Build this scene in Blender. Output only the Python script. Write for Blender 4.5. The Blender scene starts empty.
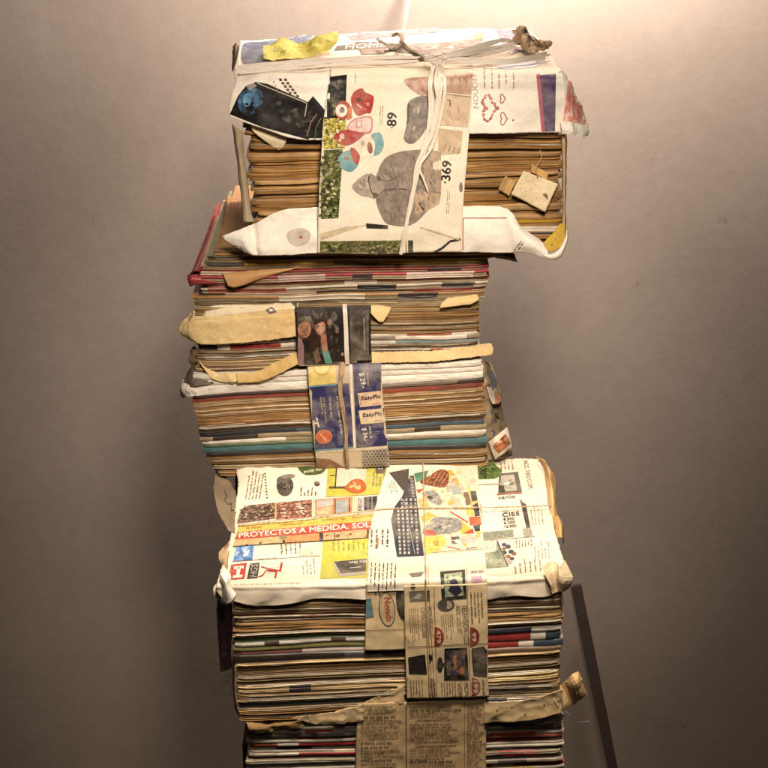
import bpy, bmesh, math, random
from mathutils import Vector, noise
from mathutils.bvhtree import BVHTree
from mathutils.geometry import tessellate_polygon

random.seed(11)
scene = bpy.context.scene
COL = scene.collection

# ------------------------------------------------------------------ camera
CAM = Vector((0.0, -1.068, 0.922)); PITCH = math.radians(24); F = 1430.0
FWD = Vector((0, math.cos(PITCH), -math.sin(PITCH))); UP = Vector((0, math.sin(PITCH), math.cos(PITCH)))
cd = bpy.data.cameras.new('camera'); co = bpy.data.objects.new('camera', cd); COL.objects.link(co)
co.location = CAM; co.rotation_euler = (math.pi/2 - PITCH, 0, 0)
cd.sensor_width = 36; cd.lens = 36*F/768; cd.clip_start = 0.02; cd.clip_end = 50
scene.camera = co

def ray(px, py):
    return FWD + Vector((1, 0, 0))*((px-384)/F) + UP*((384-py)/F)
def at(px, py, Y):                      # the point seen at a photo pixel on the upright plane y = Y
    d = ray(px, py); return CAM + d*((Y-CAM.y)/d.y)
def atz(px, py, z):                     # ... on the level plane z
    d = ray(px, py); return CAM + d*((z-CAM.z)/d.z)
def atp(px, py, z0, s):                 # ... on the plane z = z0 + s*y
    d = ray(px, py); return CAM + d*((z0 + s*CAM.y - CAM.z)/(d.z - s*d.y))

# ------------------------------------------------------------------ materials
def lin(h):
    h = h.lstrip('#'); out = []
    for i in (0, 2, 4):
        c = int(h[i:i+2], 16)/255
        out.append(c/12.92 if c <= .04045 else ((c+.055)/1.055)**2.4)
    return out
def mute(h, k=.12):
    c = lin(h); l = .3*c[0]+.59*c[1]+.11*c[2]
    return [v+(l*t-v)*k for v, t in zip(c, (1.12, .98, .8))]
def nt(name):
    m = bpy.data.materials.new(name); m.use_nodes = True
    t = m.node_tree; b = t.nodes['Principled BSDF']
    return m, t, b
def N(t, kind, **kw):
    n = t.nodes.new(kind)
    for k, v in kw.items(): setattr(n, k, v)
    return n
def noise_node(t, vec, scale, detail=3, rough=.6):
    n = N(t, 'ShaderNodeTexNoise'); n.inputs['Scale'].default_value = scale
    n.inputs['Detail'].default_value = detail; n.inputs['Roughness'].default_value = rough
    t.links.new(vec, n.inputs['Vector']); return n
def ramp(t, fac, stops, interp='LINEAR'):
    r = N(t, 'ShaderNodeValToRGB'); r.color_ramp.interpolation = interp
    e = r.color_ramp.elements
    while len(e) < len(stops): e.new(.5)
    for el, (p, c) in zip(e, stops):
        el.position = p; el.color = (c[0], c[1], c[2], 1)
    t.links.new(fac, r.inputs['Fac']); return r
def mix(t, fac, a, b, mode='MIX'):
    m = N(t, 'ShaderNodeMix', data_type='RGBA', blend_type=mode)
    if isinstance(fac, (int, float)): m.inputs['Factor'].default_value = fac
    else: t.links.new(fac, m.inputs['Factor'])
    for s, v in (('A', a), ('B', b)):
        i = [x for x in m.inputs if x.name == s and x.type == 'RGBA'][0]
        if isinstance(v, (list, tuple)): i.default_value = (v[0], v[1], v[2], 1)
        else: t.links.new(v, i)
    return [o for o in m.outputs if o.type == 'RGBA'][0]
def bump(t, b, h, strength, dist=.001):
    n = N(t, 'ShaderNodeBump'); n.inputs['Strength'].default_value = strength; n.inputs['Distance'].default_value = dist
    t.links.new(h, n.inputs['Height']); t.links.new(n.outputs['Normal'], b.inputs['Normal'])
CACHE = {}
def cached(fn):
    def w(*a):
        k = (fn.__name__,)+tuple(map(str, a))
        if k not in CACHE: CACHE[k] = fn(*a)
        return CACHE[k]
    return w
@cached
def paper(h, stain='#a07a45', amt=.35, rough=.75):
    m, t, b = nt('paper'); c = lin(h); s = lin(stain)
    tc = N(t, 'ShaderNodeTexCoord').outputs['Object']
    n1 = noise_node(t, tc, 14, 5, .65); n2 = noise_node(t, tc, 420, 2)
    r1 = ramp(t, n1.outputs['Fac'], [(.42, (0, 0, 0)), (.78, (amt, amt, amt))])
    c1 = mix(t, r1.outputs['Color'], c, s)
    r2 = ramp(t, n2.outputs['Fac'], [(.3, (.9, .9, .9)), (.7, (1.03, 1.03, 1.03))])
    c2 = mix(t, 1.0, c1, r2.outputs['Color'], 'MULTIPLY')
    t.links.new(c2, b.inputs['Base Color']); b.inputs['Roughness'].default_value = rough
    b.inputs['Specular IOR Level'].default_value = .25
    bump(t, b, noise_node(t, tc, 120, 4).outputs['Fac'], .22, .0012)
    return m
@cached
def ink(h, rough=.55):
    m, t, b = nt('ink'); c = mute(h)
    tc = N(t, 'ShaderNodeTexCoord').outputs['Object']
    n = noise_node(t, tc, 160, 4, .7)
    r = ramp(t, n.outputs['Fac'], [(.25, (.66, .66, .66)), (.7, (1.1, 1.1, 1.1))])
    c0 = mix(t, 1.0, c, r.outputs['Color'], 'MULTIPLY')
    n2 = noise_node(t, tc, 34, 5, .7); r2 = ramp(t, n2.outputs['Fac'], [(.45, (0, 0, 0)), (.8, (.42, .42, .42))])
    t.links.new(mix(t, r2.outputs['Color'], c0, lin('#cbbb9f')), b.inputs['Base Color'])
    b.inputs['Roughness'].default_value = rough; b.inputs['Specular IOR Level'].default_value = .3
    return m
@cached
def photo(name, cols, scale, stretch=(1, 1, 1)):
    m, t, b = nt(name)
    tc = N(t, 'ShaderNodeTexCoord').outputs['Object']
    mp = N(t, 'ShaderNodeMapping'); mp.inputs['Scale'].default_value = stretch; t.links.new(tc, mp.inputs['Vector'])
    n = noise_node(t, mp.outputs['Vector'], scale, 4, .65)
    k = len(cols)
    r = ramp(t, n.outputs['Fac'], [(.3+.4*i/max(1, k-1), mute(c, .1)) for i, c in enumerate(cols)])
    t.links.new(r.outputs['Color'], b.inputs['Base Color']); b.inputs['Roughness'].default_value = .5
    b.inputs['Specular IOR Level'].default_value = .3
    return m
@cached
def edges(h, contrast=.46, zs=1150):       # the cut or folded edges of many leaves
    m, t, b = nt('page_edges'); c = lin(h)
    tc = N(t, 'ShaderNodeTexCoord').outputs['Object']
    mp = N(t, 'ShaderNodeMapping'); mp.inputs['Scale'].default_value = (5, 5, zs); t.links.new(tc, mp.inputs['Vector'])
    n1 = noise_node(t, mp.outputs['Vector'], 1, 3, .7)
    lo = 1-contrast
    r1 = ramp(t, n1.outputs['Fac'], [(.3, (lo*.7, lo*.64, lo*.58)), (.46, (1-contrast*.3,)*3), (.66, (1.16, 1.14, 1.1))])
    mp2 = N(t, 'ShaderNodeMapping'); mp2.inputs['Scale'].default_value = (14, 14, 520); t.links.new(tc, mp2.inputs['Vector'])
    n4 = noise_node(t, mp2.outputs['Vector'], 1, 2, .5); r4 = ramp(t, n4.outputs['Fac'], [(.3, (.6, .55, .5)), (.4, (1, 1, 1)), (.66, (1.05, 1.04, 1.0)), (.75, (1.2, 1.18, 1.12))])
    c = mix(t, 1, c, r4.outputs['Color'], 'MULTIPLY')
    n2 = noise_node(t, tc, 22, 4); r2 = ramp(t, n2.outputs['Fac'], [(.3, (.62, .55, .48)), (.62, (1.05, 1.05, 1.05))])
    oi = N(t, 'ShaderNodeObjectInfo'); r3 = ramp(t, oi.outputs['Random'], [(0, (.78, .76, .72)), (1, (1.15, 1.13, 1.1))])
    c1 = mix(t, 1, c, r1.outputs['Color'], 'MULTIPLY'); c2 = mix(t, 1, c1, r2.outputs['Color'], 'MULTIPLY')
    t.links.new(mix(t, 1, c2, r3.outputs['Color'], 'MULTIPLY'), b.inputs['Base Color'])
    b.inputs['Roughness'].default_value = .9; b.inputs['Specular IOR Level'].default_value = .1
    bump(t, b, n1.outputs['Fac'], .9, .0012)
    return m
@cached
def gloss(h):                              # a glossy printed spine or cover
    m, t, b = nt('cover'); c = mute(h, .12)
    tc = N(t, 'ShaderNodeTexCoord').outputs['Object']
    mp = N(t, 'ShaderNodeMapping'); mp.inputs['Scale'].default_value = (60, 60, 500); t.links.new(tc, mp.inputs['Vector'])
    n = noise_node(t, mp.outputs['Vector'], 1, 4, .75)
    r = ramp(t, n.outputs['Fac'], [(.28, (.45, .42, .4)), (.5, (.95, .95, .95)), (.72, (1.3, 1.25, 1.2))])
    t.links.new(mix(t, 1, c, r.outputs['Color'], 'MULTIPLY'), b.inputs['Base Color'])
    b.inputs['Roughness'].default_value = .45
    bump(t, b, n.outputs['Fac'], .5, .0006)
    return m
def plain(name, h, rough=.6, bscale=200, bs=.3):
    m, t, b = nt(name); c = lin(h)
    tc = N(t, 'ShaderNodeTexCoord').outputs['Object']
    n = noise_node(t, tc, bscale, 4); r = ramp(t, n.outputs['Fac'], [(.25, (.7, .68, .66)), (.75, (1.1, 1.1, 1.1))])
    t.links.new(mix(t, 1, c, r.outputs['Color'], 'MULTIPLY'), b.inputs['Base Color'])
    b.inputs['Roughness'].default_value = rough; bump(t, b, n.outputs['Fac'], bs, .001)
    return m

# ------------------------------------------------------------------ objects
def thing(name, loc, label, cat, group=None):
    o = bpy.data.objects.new(name, None); COL.objects.link(o); o.location = loc; o.empty_display_size = .02
    o['label'] = label; o['category'] = cat
    if group: o['group'] = group
    return o
def link(name, verts, faces, mats, idx=None, parent=None, smooth=True):
    off = Vector(parent.location) if parent else Vector((0, 0, 0))
    if parent and parent.parent: off = off + Vector(parent.parent.location)
    me = bpy.data.meshes.new(name)
    me.from_pydata([tuple(Vector(v)-off) for v in verts], [], faces)
    for m in mats: me.materials.append(m)
    if idx: me.polygons.foreach_set('material_index', idx)
    if smooth: me.polygons.foreach_set('use_smooth', [True]*len(me.polygons))
    me.update()
    o = bpy.data.objects.new(name, me); COL.objects.link(o)
    if parent: o.parent = parent
    return o
def tag(o, label, cat, group=None):
    o['label'] = label; o['category'] = cat
    if group: o['group'] = group
    return o

def cr(p, t):                              # Catmull-Rom through a list of vectors, t in 0..1
    n = len(p)-1
    if n == 0: return p[0].copy()
    f = t*n; i = min(int(f), n-1); f -= i
    a = p[i-1] if i > 0 else p[i]*2-p[i+1]
    b, c = p[i], p[i+1]
    d = p[i+2] if i+2 <= n else c*2-b
    return .5*((2*b)+(c-a)*f+(2*a-5*b+4*c-d)*f*f+(3*b-a-3*c+d)*f**3)

TXT = {}
def text_mesh(s, bold):
    k = (s, bold)
    if k not in TXT:
        cu = bpy.data.curves.new('t', 'FONT'); cu.body = s; cu.offset = 0; cu.resolution_u = 3
        o = bpy.data.objects.new('t', cu); COL.objects.link(o)
        ev = o.evaluated_get(bpy.context.evaluated_depsgraph_get()); me = ev.to_mesh()
        vs = [(v.co.x, v.co.y) for v in me.vertices]; fs = [tuple(p.vertices) for p in me.polygons]
        ev.to_mesh_clear(); bpy.data.objects.remove(o); bpy.data.curves.remove(cu)
        x0 = min(v[0] for v in vs); x1 = max(v[0] for v in vs); y0 = min(v[1] for v in vs); y1 = max(v[1] for v in vs)
        TXT[k] = ([((x-x0)/(x1-x0), (y-y0)/(y1-y0)) for x, y in vs], fs)
    return TXT[k]
def clip(poly, ax, lim, sign):
    out = []
    for i in range(len(poly)):
        a, b = poly[i-1], poly[i]
        da, db = (a[ax]-lim)*sign, (b[ax]-lim)*sign
        if (da >= 0) != (db >= 0):
            f = da/(da-db); out.append((a[0]+(b[0]-a[0])*f, a[1]+(b[1]-a[1])*f))
        if db >= 0: out.append(b)
    return out

class Sheet:
    """a sheet of paper: a smooth grid through control points, wrinkled, with printing laid on its face"""
    def __init__(s, parent, name, rows, mat, nu=60, nv=40, amp=.0006, freq=35, rag=0, seed=0, crease=.0, flat=False, label=None):
        s.parent, s.name, s.mats, s.nu, s.nv, s.label = parent, name, [mat], nu, nv, label
        s.flat = flat
        g = []
        for j in range(nv+1):
            tv = j/nv
            col = [cr([cr(r, i/nu) for r in rows], tv) for i in range(nu+1)] if nv <= 0 else None
            g.append(col)
        # columns first (along the width), then down
        wide = [[cr(r, i/nu) for i in range(nu+1)] for r in rows]
        g = [[cr([w[i] for w in wide], j/nv) for i in range(nu+1)] for j in range(nv+1)]
        nrm = [[None]*(nu+1) for _ in range(nv+1)]
        tot = 0
        for j in range(nv+1):
            for i in range(nu+1):
                du = g[j][min(i+1, nu)]-g[j][max(i-1, 0)]; dv = g[min(j+1, nv)][i]-g[max(j-1, 0)][i]
                n = dv.cross(du)
                n = n.normalized() if n.length > 1e-12 else Vector((0, -1, 0))
                nrm[j][i] = n; tot += n.dot(CAM-g[j][i])
        flip = tot < 0
        so = Vector((seed*7.3, seed*3.1, seed*1.7))
        out = []
        for j in range(nv+1):
            row = []
            for i in range(nu+1):
                p = g[j][i]; n = -nrm[j][i] if flip else nrm[j][i]
                d = noise.noise(p*freq+so)*amp + noise.noise(p*freq*2.7+so)*amp*.45
                if crease:
                    d += -abs(noise.noise(p*freq*.8+so*2))*crease + .3*crease
                    d += -abs(noise.noise(p*freq*2.1+so*3))*crease*.4
                q = p+n*d
                if rag and (i in (0, nu) or j in (0, nv)):
                    q += Vector((noise.noise(p*480+so), 0, noise.noise(p*460+so*1.5)))*rag*.6
                row.append(q)
            out.append(row)
        s.V = [p for r in out for p in r]
        w = nu+1
        s.Fc = []
        for j in range(nv):
            for i in range(nu):
                f = (j*w+i, j*w+i+1, (j+1)*w+i+1, (j+1)*w+i)
                # orient to the computed front
                s.Fc.append(f if flip else f[::-1])
        a, b, c = [s.V[k] for k in s.Fc[len(s.Fc)//2][:3]]
        s.N = [(-nrm[j][i] if flip else nrm[j][i]) for j in range(nv+1) for i in range(nu+1)]
        if (b-a).cross(c-a).dot(s.N[s.Fc[len(s.Fc)//2][0]]) < 0: s.Fc = [f[::-1] for f in s.Fc]
        s.bvh = BVHTree.FromPolygons(s.V, s.Fc)
        s.pv, s.pf, s.pi = [], [], []; s.seen = {}
    def mi(s, m):
        if m not in s.mats: s.mats.append(m)
        return s.mats.index(m)
    def put(s, pts, faces, m, layer):
        k = s.mi(m); ix = []
        for x, y in pts:
            key = (round(x, 3), round(y, 3), k, layer)
            if key not in s.seen:
                d = ray(x, y).normalized(); h = s.bvh.ray_cast(CAM, d)
                if h[0] is None or h[1].dot(d) > 0: s.seen[key] = -1
                else: s.seen[key] = len(s.pv); s.pv.append(h[0]+h[1]*(.00028+.00013*layer))
            ix.append(s.seen[key])
        for f in faces:
            q = [ix[i] for i in f]; q = [v for i, v in enumerate(q) if v != q[i-1]]
            if -1 not in q and len(q) > 2 and len(set(q)) == len(q): s.pf.append(tuple(q)); s.pi.append(k)
    def clutter(s, pts, cols, n, size, layer=3, asp=2.0, rot=0, seed=1):
        """small uneven patches of tone inside an outline, as a printed photograph has"""
        rnd = random.Random(seed); xs = [p[0] for p in pts]; ys = [p[1] for p in pts]
        def inside(x, y):
            c = False
            for i in range(len(pts)):
                (x0, y0), (x1, y1) = pts[i-1], pts[i]
                if (y0 > y) != (y1 > y) and x < (x1-x0)*(y-y0)/(y1-y0)+x0: c = not c
            return c
        for k in range(n):
            x, y = rnd.uniform(min(xs), max(xs)), rnd.uniform(min(ys), max(ys)); r = size*rnd.uniform(.4, 1.2)
            if not (inside(x, y) and inside(x-r, y) and inside(x+r, y) and inside(x, y-r) and inside(x, y+r)): continue
            a = math.radians(rot+rnd.uniform(-25, 25)); m = 6
            q = []
            for i in range(m):
                t = 2*math.pi*i/m+rnd.uniform(-.3, .3); u, v = r*math.cos(t)*rnd.uniform(.7, 1.2), r/asp*math.sin(t)*rnd.uniform(.7, 1.2)
                q.append((x+u*math.cos(a)-v*math.sin(a), y+u*math.sin(a)+v*math.cos(a)))
            s.poly(q, ink(rnd.choice(cols)), layer+k*.02)
    def blob(s, pts, m, layer=1, k=5):
        n = len(pts); q = []
        for i in range(n):
            a, b, c, d = pts[i-1], pts[i], pts[(i+1) % n], pts[(i+2) % n]
            for j in range(k):
                t = j/k
                q.append(tuple(.5*(2*b[x]+(c[x]-a[x])*t+(2*a[x]-5*b[x]+4*c[x]-d[x])*t*t+(3*b[x]-a[x]-3*c[x]+d[x])*t**3) for x in (0, 1)))
        s.poly(q, m, layer)
    def poly(s, pts, m, layer=1, cell=3.0):
        if isinstance(m, str): m = ink(m)
        xs = [p[0] for p in pts]; ys = [p[1] for p in pts]
        if max(xs)-min(xs) < cell*1.2 and max(ys)-min(ys) < cell*1.2 and len(pts) <= 4:
            return s.put(pts, [tuple(range(len(pts)))], m, layer)
        tris = tessellate_polygon([[Vector((x, y, 0)) for x, y in pts]])
        for tr in tris:
            tp = [pts[i] for i in tr]
            x0, x1 = min(p[0] for p in tp), max(p[0] for p in tp); y0, y1 = min(p[1] for p in tp), max(p[1] for p in tp)
            for i in range(int(x0//cell), int(x1//cell)+1):
                c1 = clip(clip(tp, 0, i*cell, 1), 0, (i+1)*cell, -1)
                if len(c1) < 3: continue
                for j in range(int(y0//cell), int(y1//cell)+1):
                    c2 = clip(clip(c1, 1, j*cell, 1), 1, (j+1)*cell, -1)
                    if len(c2) >= 3: s.put(c2, [tuple(range(len(c2)))], m, layer)
    def ell(s, cx, cy, rx, ry, m, layer=1, rot=0, n=20, a0=0, a1=2*math.pi):
        r = math.radians(rot); pts = []
        for i in range(n):
            a = a0+(a1-a0)*i/(n if a1-a0 > 6.2 else n-1)
            x, y = rx*math.cos(a), ry*math.sin(a)
            pts.append((cx+x*math.cos(r)-y*math.sin(r), cy+x*math.sin(r)+y*math.cos(r)))
        s.poly(pts, m, layer)
    def stroke(s, pts, w, m, layer=2):
        for (x0, y0), (x1, y1) in zip(pts, pts[1:]):
            l = math.hypot(x1-x0, y1-y0) or 1; nx, ny = -(y1-y0)/l*w/2, (x1-x0)/l*w/2
            s.poly([(x0+nx, y0+ny), (x1+nx, y1+ny), (x1-nx, y1-ny), (x0-nx, y0-ny)], m, layer)
    def text(s, st, p0, p1, p3, m, layer=3, bold=True):
        if isinstance(m, str): m = ink(m)
        vs, fs = text_mesh(st, bold)
        w = .022*math.hypot(p3[0]-p0[0], p3[1]-p0[1])+.06
        for k, (ex, ey) in enumerate(((0, 0), (w, 0), (-w, 0), (0, w), (0, -w)) if bold else ((0, 0),)):
            s.put([(ex+p0[0]+(p1[0]-p0[0])*a+(p3[0]-p0[0])*b, ey+p0[1]+(p1[1]-p0[1])*a+(p3[1]-p0[1])*b) for a, b in vs], fs, m, layer+k*.05)
    def lines(s, p0, p1, p3, n, m, fill=.62, layer=2, short=.35, lw=1.0):
        """n lines of small unreadable print: p0->p1 along a line, p0->p3 across the lines"""
        U = (p1[0]-p0[0], p1[1]-p0[1]); Vv = (p3[0]-p0[0], p3[1]-p0[1]); L = math.hypot(*U)
        rnd = random.Random(int(p0[0]*31+p0[1]*17))
        for k in range(n):
            end = 1-rnd.random()*short; a = 0.0
            while a < end:
                word = rnd.randint(2, 8)
                for _ in range(word):
                    b = a+lw*.55/L
                    lo = rnd.choice((0, 0, 0, .12)); hi = fill*rnd.choice((.72, .72, 1.0))
                    c0, c1 = (k+lo)/n, (k+hi)/n
                    q = [(p0[0]+U[0]*x+Vv[0]*y, p0[1]+U[1]*x+Vv[1]*y) for x, y in ((a, c0), (b, c0), (b, c1), (a, c1))]
                    s.poly(q, m, layer)
                    a = b+lw*.3/L
                a += lw*.9/L
                if a > end: break
    def done(s, thick=.0003):
        V = list(s.V); n0 = len(V); Fs = list(s.Fc); idx = [0]*len(Fs)
        V += [p-n*thick for p, n in zip(s.V, s.N)]
        Fs += [tuple(i+n0 for i in f[::-1]) for f in s.Fc]; idx += [0]*len(s.Fc)
        w = s.nu+1
        rim = [i for i in range(w)]+[j*w+s.nu for j in range(1, s.nv+1)]+[s.nv*w+i for i in range(s.nu-1, -1, -1)]+[j*w for j in range(s.nv-1, 0, -1)]
        for k in range(len(rim)):
            a, b = rim[k], rim[(k+1) % len(rim)]; Fs.append((a, b, b+n0, a+n0)); idx.append(0)
        b0 = len(V); V += s.pv; Fs += [tuple(i+b0 for i in f) for f in s.pf]; idx += s.pi
        # drop unused
        used = sorted({i for f in Fs for i in f}); mp = {u: k for k, u in enumerate(used)}
        o = link(s.name, [V[u] for u in used], [tuple(mp[i] for i in f) for f in Fs], s.mats, idx, s.parent, smooth=not s.flat)
        if s.label: o['label'] = s.label
        return o

def P(Y, pts): return [at(x, y, Y) for x, y in pts]
def PY(pts): return [at(x, y, Y) for x, y, Y in pts]

def mag(parent, name, x0, x1, t0, t1, b0, b1, Y, depth, mats, kind='fore', segs=None, seed=0, rise=0, riseY=.187, gap=-.00025, yj=.0012, name_cover=None):
    """one magazine: front face between photo rows t0..b0 (left) and t1..b1 (right)"""
    nx = 44; rnd = random.Random(seed*13+5)
    A, B, Cc, D = at(x0, t0, Y), at(x1, t1, Y), at(x0, b0, Y), at(x1, b1, Y)
    th = max(.0006, (A.z-Cc.z+B.z-D.z)/2)
    nr = max(3, min(14, int(th/.0007)+2)); sw = rnd.uniform(.0001, .0003); so_ = rnd.random()*50
    V, Fs, idx = [], [], []
    dz = lambda x, z: noise.noise(Vector((x*9, z*22, 1.3)))*.0022+noise.noise(Vector((x*31, z*60, 4.1)))*.0006
    rowj = [rnd.uniform(-yj, yj)*.7 for _ in range(nr+1)]
    xl = min(A.x, Cc.x); xr = max(B.x, D.x)
    def zz(sx, tz):
        zt = A.z+(B.z-A.z)*sx-gap; zb = Cc.z+(D.z-Cc.z)*sx+gap
        x = xl+(xr-xl)*sx
        zt += dz(x, zt)+noise.noise(Vector((x*11, so_, 0)))*sw; zb += dz(x, zb)+noise.noise(Vector((x*11, so_+9, 0)))*sw
        return zt+(zb-zt)*tz
    for r in range(nr+1):
        tz = r/nr
        for i in range(nx+1):
            sx = i/nx; x = xl+(xr-xl)*sx
            e = math.sqrt(max(0, 1-(2*tz-1)**2))
            if kind == 'fore': y = Y+rowj[r]+(1-e)*min(.0007, th*.12)+noise.noise(Vector((x*40, tz*6, seed)))*.0005
            elif kind == 'fold': y = Y+(1-e)*min(.0022, th*.35)+rowj[r]*.6+noise.noise(Vector((x*25, tz*3, seed)))*.0016
            else: y = Y+(1-e)*min(.0016, th*.3)+noise.noise(Vector((x*30, 0, seed)))*.0004
            if i in (0, nx): y += .0015
            V.append(Vector((x+(rowj[r]*.8 if i in (0, nx) else 0), y, zz(sx, tz))))
    w = nx+1
    for r in range(nr):
        for i in range(nx):
            Fs.append((r*w+i, (r+1)*w+i, (r+1)*w+i+1, r*w+i+1))
            m = 0
            if segs:
                sm = (i+.5)/nx
                for k, (s0, s1, _) in enumerate(segs):
                    if s0 <= sm < s1: m = 2+k
            idx.append(m)
    # top, bottom, back
    secs = [riseY, depth] if depth > riseY+.02 else [depth]
    topr, botr = [i for i in range(w)], [nr*w+i for i in range(w)]
    for d in secs:
        rz = rise*min(1, d/riseY)
        nt_, nb_ = [], []
        for i in range(w):
            p = V[i]; q = V[nr*w+i]
            nt_.append(len(V)); V.append(Vector((p.x, Y+d, p.z+rz)))
            nb_.append(len(V)); V.append(Vector((q.x, Y+d, q.z+rz)))
        for i in range(nx):
            Fs.append((topr[i], topr[i+1], nt_[i+1], nt_[i])); idx.append(1)
            Fs.append((botr[i+1], botr[i], nb_[i], nb_[i+1])); idx.append(1)
        for e_, fl in ((0, False), (nx, True)):
            if d == secs[0]: front = [r*w+e_ for r in range(nr+1)]
            else: front = [topr[e_], botr[e_]]
            f = front[::-1]+[nt_[e_], nb_[e_]] if True else None
            f = front+[nb_[e_], nt_[e_]]
            Fs.append(tuple(f if fl else f[::-1])); idx.append(0)
        topr, botr = nt_, nb_
    for i in range(nx):
        Fs.append((topr[i], topr[i+1], botr[i+1], botr[i])); idx.append(0)
    ms = list(mats)+[s[2] for s in segs] if segs else list(mats)
    return link(name, V, Fs, ms, idx, parent, smooth=(kind == 'fold'))

def tube(parent, name, pts, r, mat, n=8, sub=8, strands=1, twist=0, wob=0, flat=1.0, seed=0):
    tot = sub*(len(pts)-1); V, Fs = [], []
    path = [cr(pts, i/tot) for i in range(tot+1)]
    for s in range(strands):
        base = len(V)
        for i, p in enumerate(path):
            tg = (path[min(i+1, tot)]-path[max(i-1, 0)]).normalized()
            a = tg.cross(Vector((0, -.6, .8)));
            a = a.normalized() if a.length > 1e-4 else Vector((1, 0, 0))
            b = a.cross(tg).normalized()
            if strands > 1:
                an = twist*i/tot*2*math.pi+s*2*math.pi/strands
                c = p+(a*math.cos(an)+b*math.sin(an))*r*.75
            else: c = p.copy()
            if wob: c += a*noise.noise(p*90+Vector((seed, s, 0)))*wob+b*noise.noise(p*90+Vector((s, seed, 5)))*wob
            rr = r*(.62 if strands > 1 else 1)*(1+.25*noise.noise(p*200+Vector((seed, s*3, 0))))
            for k in range(n):
                t_ = 2*math.pi*k/n
                V.append(c+a*math.cos(t_)*rr+b*math.sin(t_)*rr*flat)
        for i in range(tot):
            for k in range(n):
                k2 = (k+1) % n
                Fs.append((base+i*n+k, base+i*n+k2, base+(i+1)*n+k2, base+(i+1)*n+k))
        Fs.append(tuple(base+k for k in range(n))[::-1]); Fs.append(tuple(base+tot*n+k for k in range(n)))
    return link(name, V, Fs, [mat], None, parent)

def ribbon(parent, name, pts, widths, mat, sub=10, across=10, crimp=.0012, seed=0, facing=Vector((0, -.75, .65)), make=True):
    """a flat crumpled plastic tape through pts"""
    tot = sub*(len(pts)-1); V, Fs = [], []
    path = [cr(pts, i/tot) for i in range(tot+1)]
    ws = [cr([Vector((w, 0, 0)) for w in widths], i/tot).x for i in range(tot+1)]
    for i, p in enumerate(path):
        tg = (path[min(i+1, tot)]-path[max(i-1, 0)]).normalized()
        a = tg.cross(facing).normalized(); n = a.cross(tg).normalized()
        for side in (1, -1):
            for k in range(across+1):
                u = k/across-.5
                ph = noise.noise(Vector((u*9+seed*3, i*.06, seed)))*crimp+math.sin(u*34+seed+noise.noise(p*25)*4)*crimp*.5
                e = ws[i]*(1+.12*noise.noise(p*70+Vector((seed, 0, 0))))
                V.append(p+a*u*e+n*(ph+side*.00015))
    w = across+1
    for i in range(tot):
        for k in range(across):
            b = i*2*w+k; c = (i+1)*2*w+k
            Fs.append((b, b+1, c+1, c)); Fs.append((b+w+1, b+w, c+w, c+w+1))
        for k in (0, across):
            b = i*2*w+k; c = (i+1)*2*w+k
            Fs.append((b, c, c+w, b+w) if k == 0 else (b, b+w, c+w, c))
    if not make: return V, Fs
    return link(name, V, Fs, [mat], None, parent)
def join_parts(parent, name, parts, mat):
    V, Fs = [], []
    for v, f in parts:
        b = len(V); V += v; Fs += [tuple(i+b for i in q) for q in f]
    return link(name, V, Fs, [mat], None, parent)

# ------------------------------------------------------------------ setting
def wall_mat():
    m, t, b = nt('wall_plaster')
    tc = N(t, 'ShaderNodeTexCoord').outputs['Object']
    n1 = noise_node(t, tc, 3.2, 5, .6); n2 = noise_node(t, tc, 55, 8, .75)
    r1 = ramp(t, n1.outputs['Fac'], [(.3, lin('#938578')), (.55, lin('#998b7f')), (.75, lin('#9e9085'))])
    n3 = noise_node(t, tc, 17, 6, .75); r3 = ramp(t, n3.outputs['Fac'], [(.27, (.45, .42, .40)), (.34, (1, 1, 1))])
    r2 = ramp(t, n2.outputs['Fac'], [(.3, (.92, .92, .92)), (.7, (1.04, 1.04, 1.04))])
    c = mix(t, 1, r1.outputs['Color'], r2.outputs['Color'], 'MULTIPLY'); c = mix(t, .55, c, r3.outputs['Color'], 'MULTIPLY')
    # fine cracks in the plaster
    vo = N(t, 'ShaderNodeTexVoronoi', feature='DISTANCE_TO_EDGE'); vo.inputs['Scale'].default_value = 5.5
    wv = mix(t, .12, tc, noise_node(t, tc, 14, 5, .7).outputs['Color'])
    t.links.new(wv, vo.inputs['Vector'])
    cr_ = ramp(t, vo.outputs['Distance'], [(0, (0, 0, 0)), (.006, (1, 1, 1))])
    gate = ramp(t, noise_node(t, tc, 4.3, 2).outputs['Fac'], [(.66, (0, 0, 0)), (.76, (.4, .4, .4))])
    inv = mix(t, 1, (1, 1, 1), cr_.outputs['Color'], 'SUBTRACT')
    f = mix(t, 1, gate.outputs['Color'], inv, 'MULTIPLY')
    c = mix(t, f, c, lin('#4a4038'))
    t.links.new(c, b.inputs['Base Color']); b.inputs['Roughness'].default_value = .8
    b.inputs['Specular IOR Level'].default_value = .2
    h = mix(t, .35, n2.outputs['Fac'], n3.outputs['Fac']); bump(t, b, h, .3, .001)
    return m
WALLY = .72; FLOOR = -.60
wv, wf = [], []
nxw, nzw = 150, 90
for j in range(nzw+1):
    for i in range(nxw+1):
        x = -1.5+3*i/nxw; z = FLOOR-.001+2.5*j/nzw
        p = Vector((x*7, 0, z*7))
        wv.append(Vector((x, WALLY+noise.noise(p*.5)*.003+noise.noise(p*4.3)*.00015, z)))
for j in range(nzw):
    for i in range(nxw):
        a = j*(nxw+1)+i; wf.append((a, a+1, a+nxw+2, a+nxw+1))
n0 = len(wv)
wv += [Vector((-1.5, WALLY+.12, FLOOR-.001)), Vector((1.5, WALLY+.12, FLOOR-.001)), Vector((1.5, WALLY+.12, FLOOR+2.499)), Vector((-1.5, WALLY+.12, FLOOR+2.499))]
wf.append((n0+1, n0, n0+3, n0+2))
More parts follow.
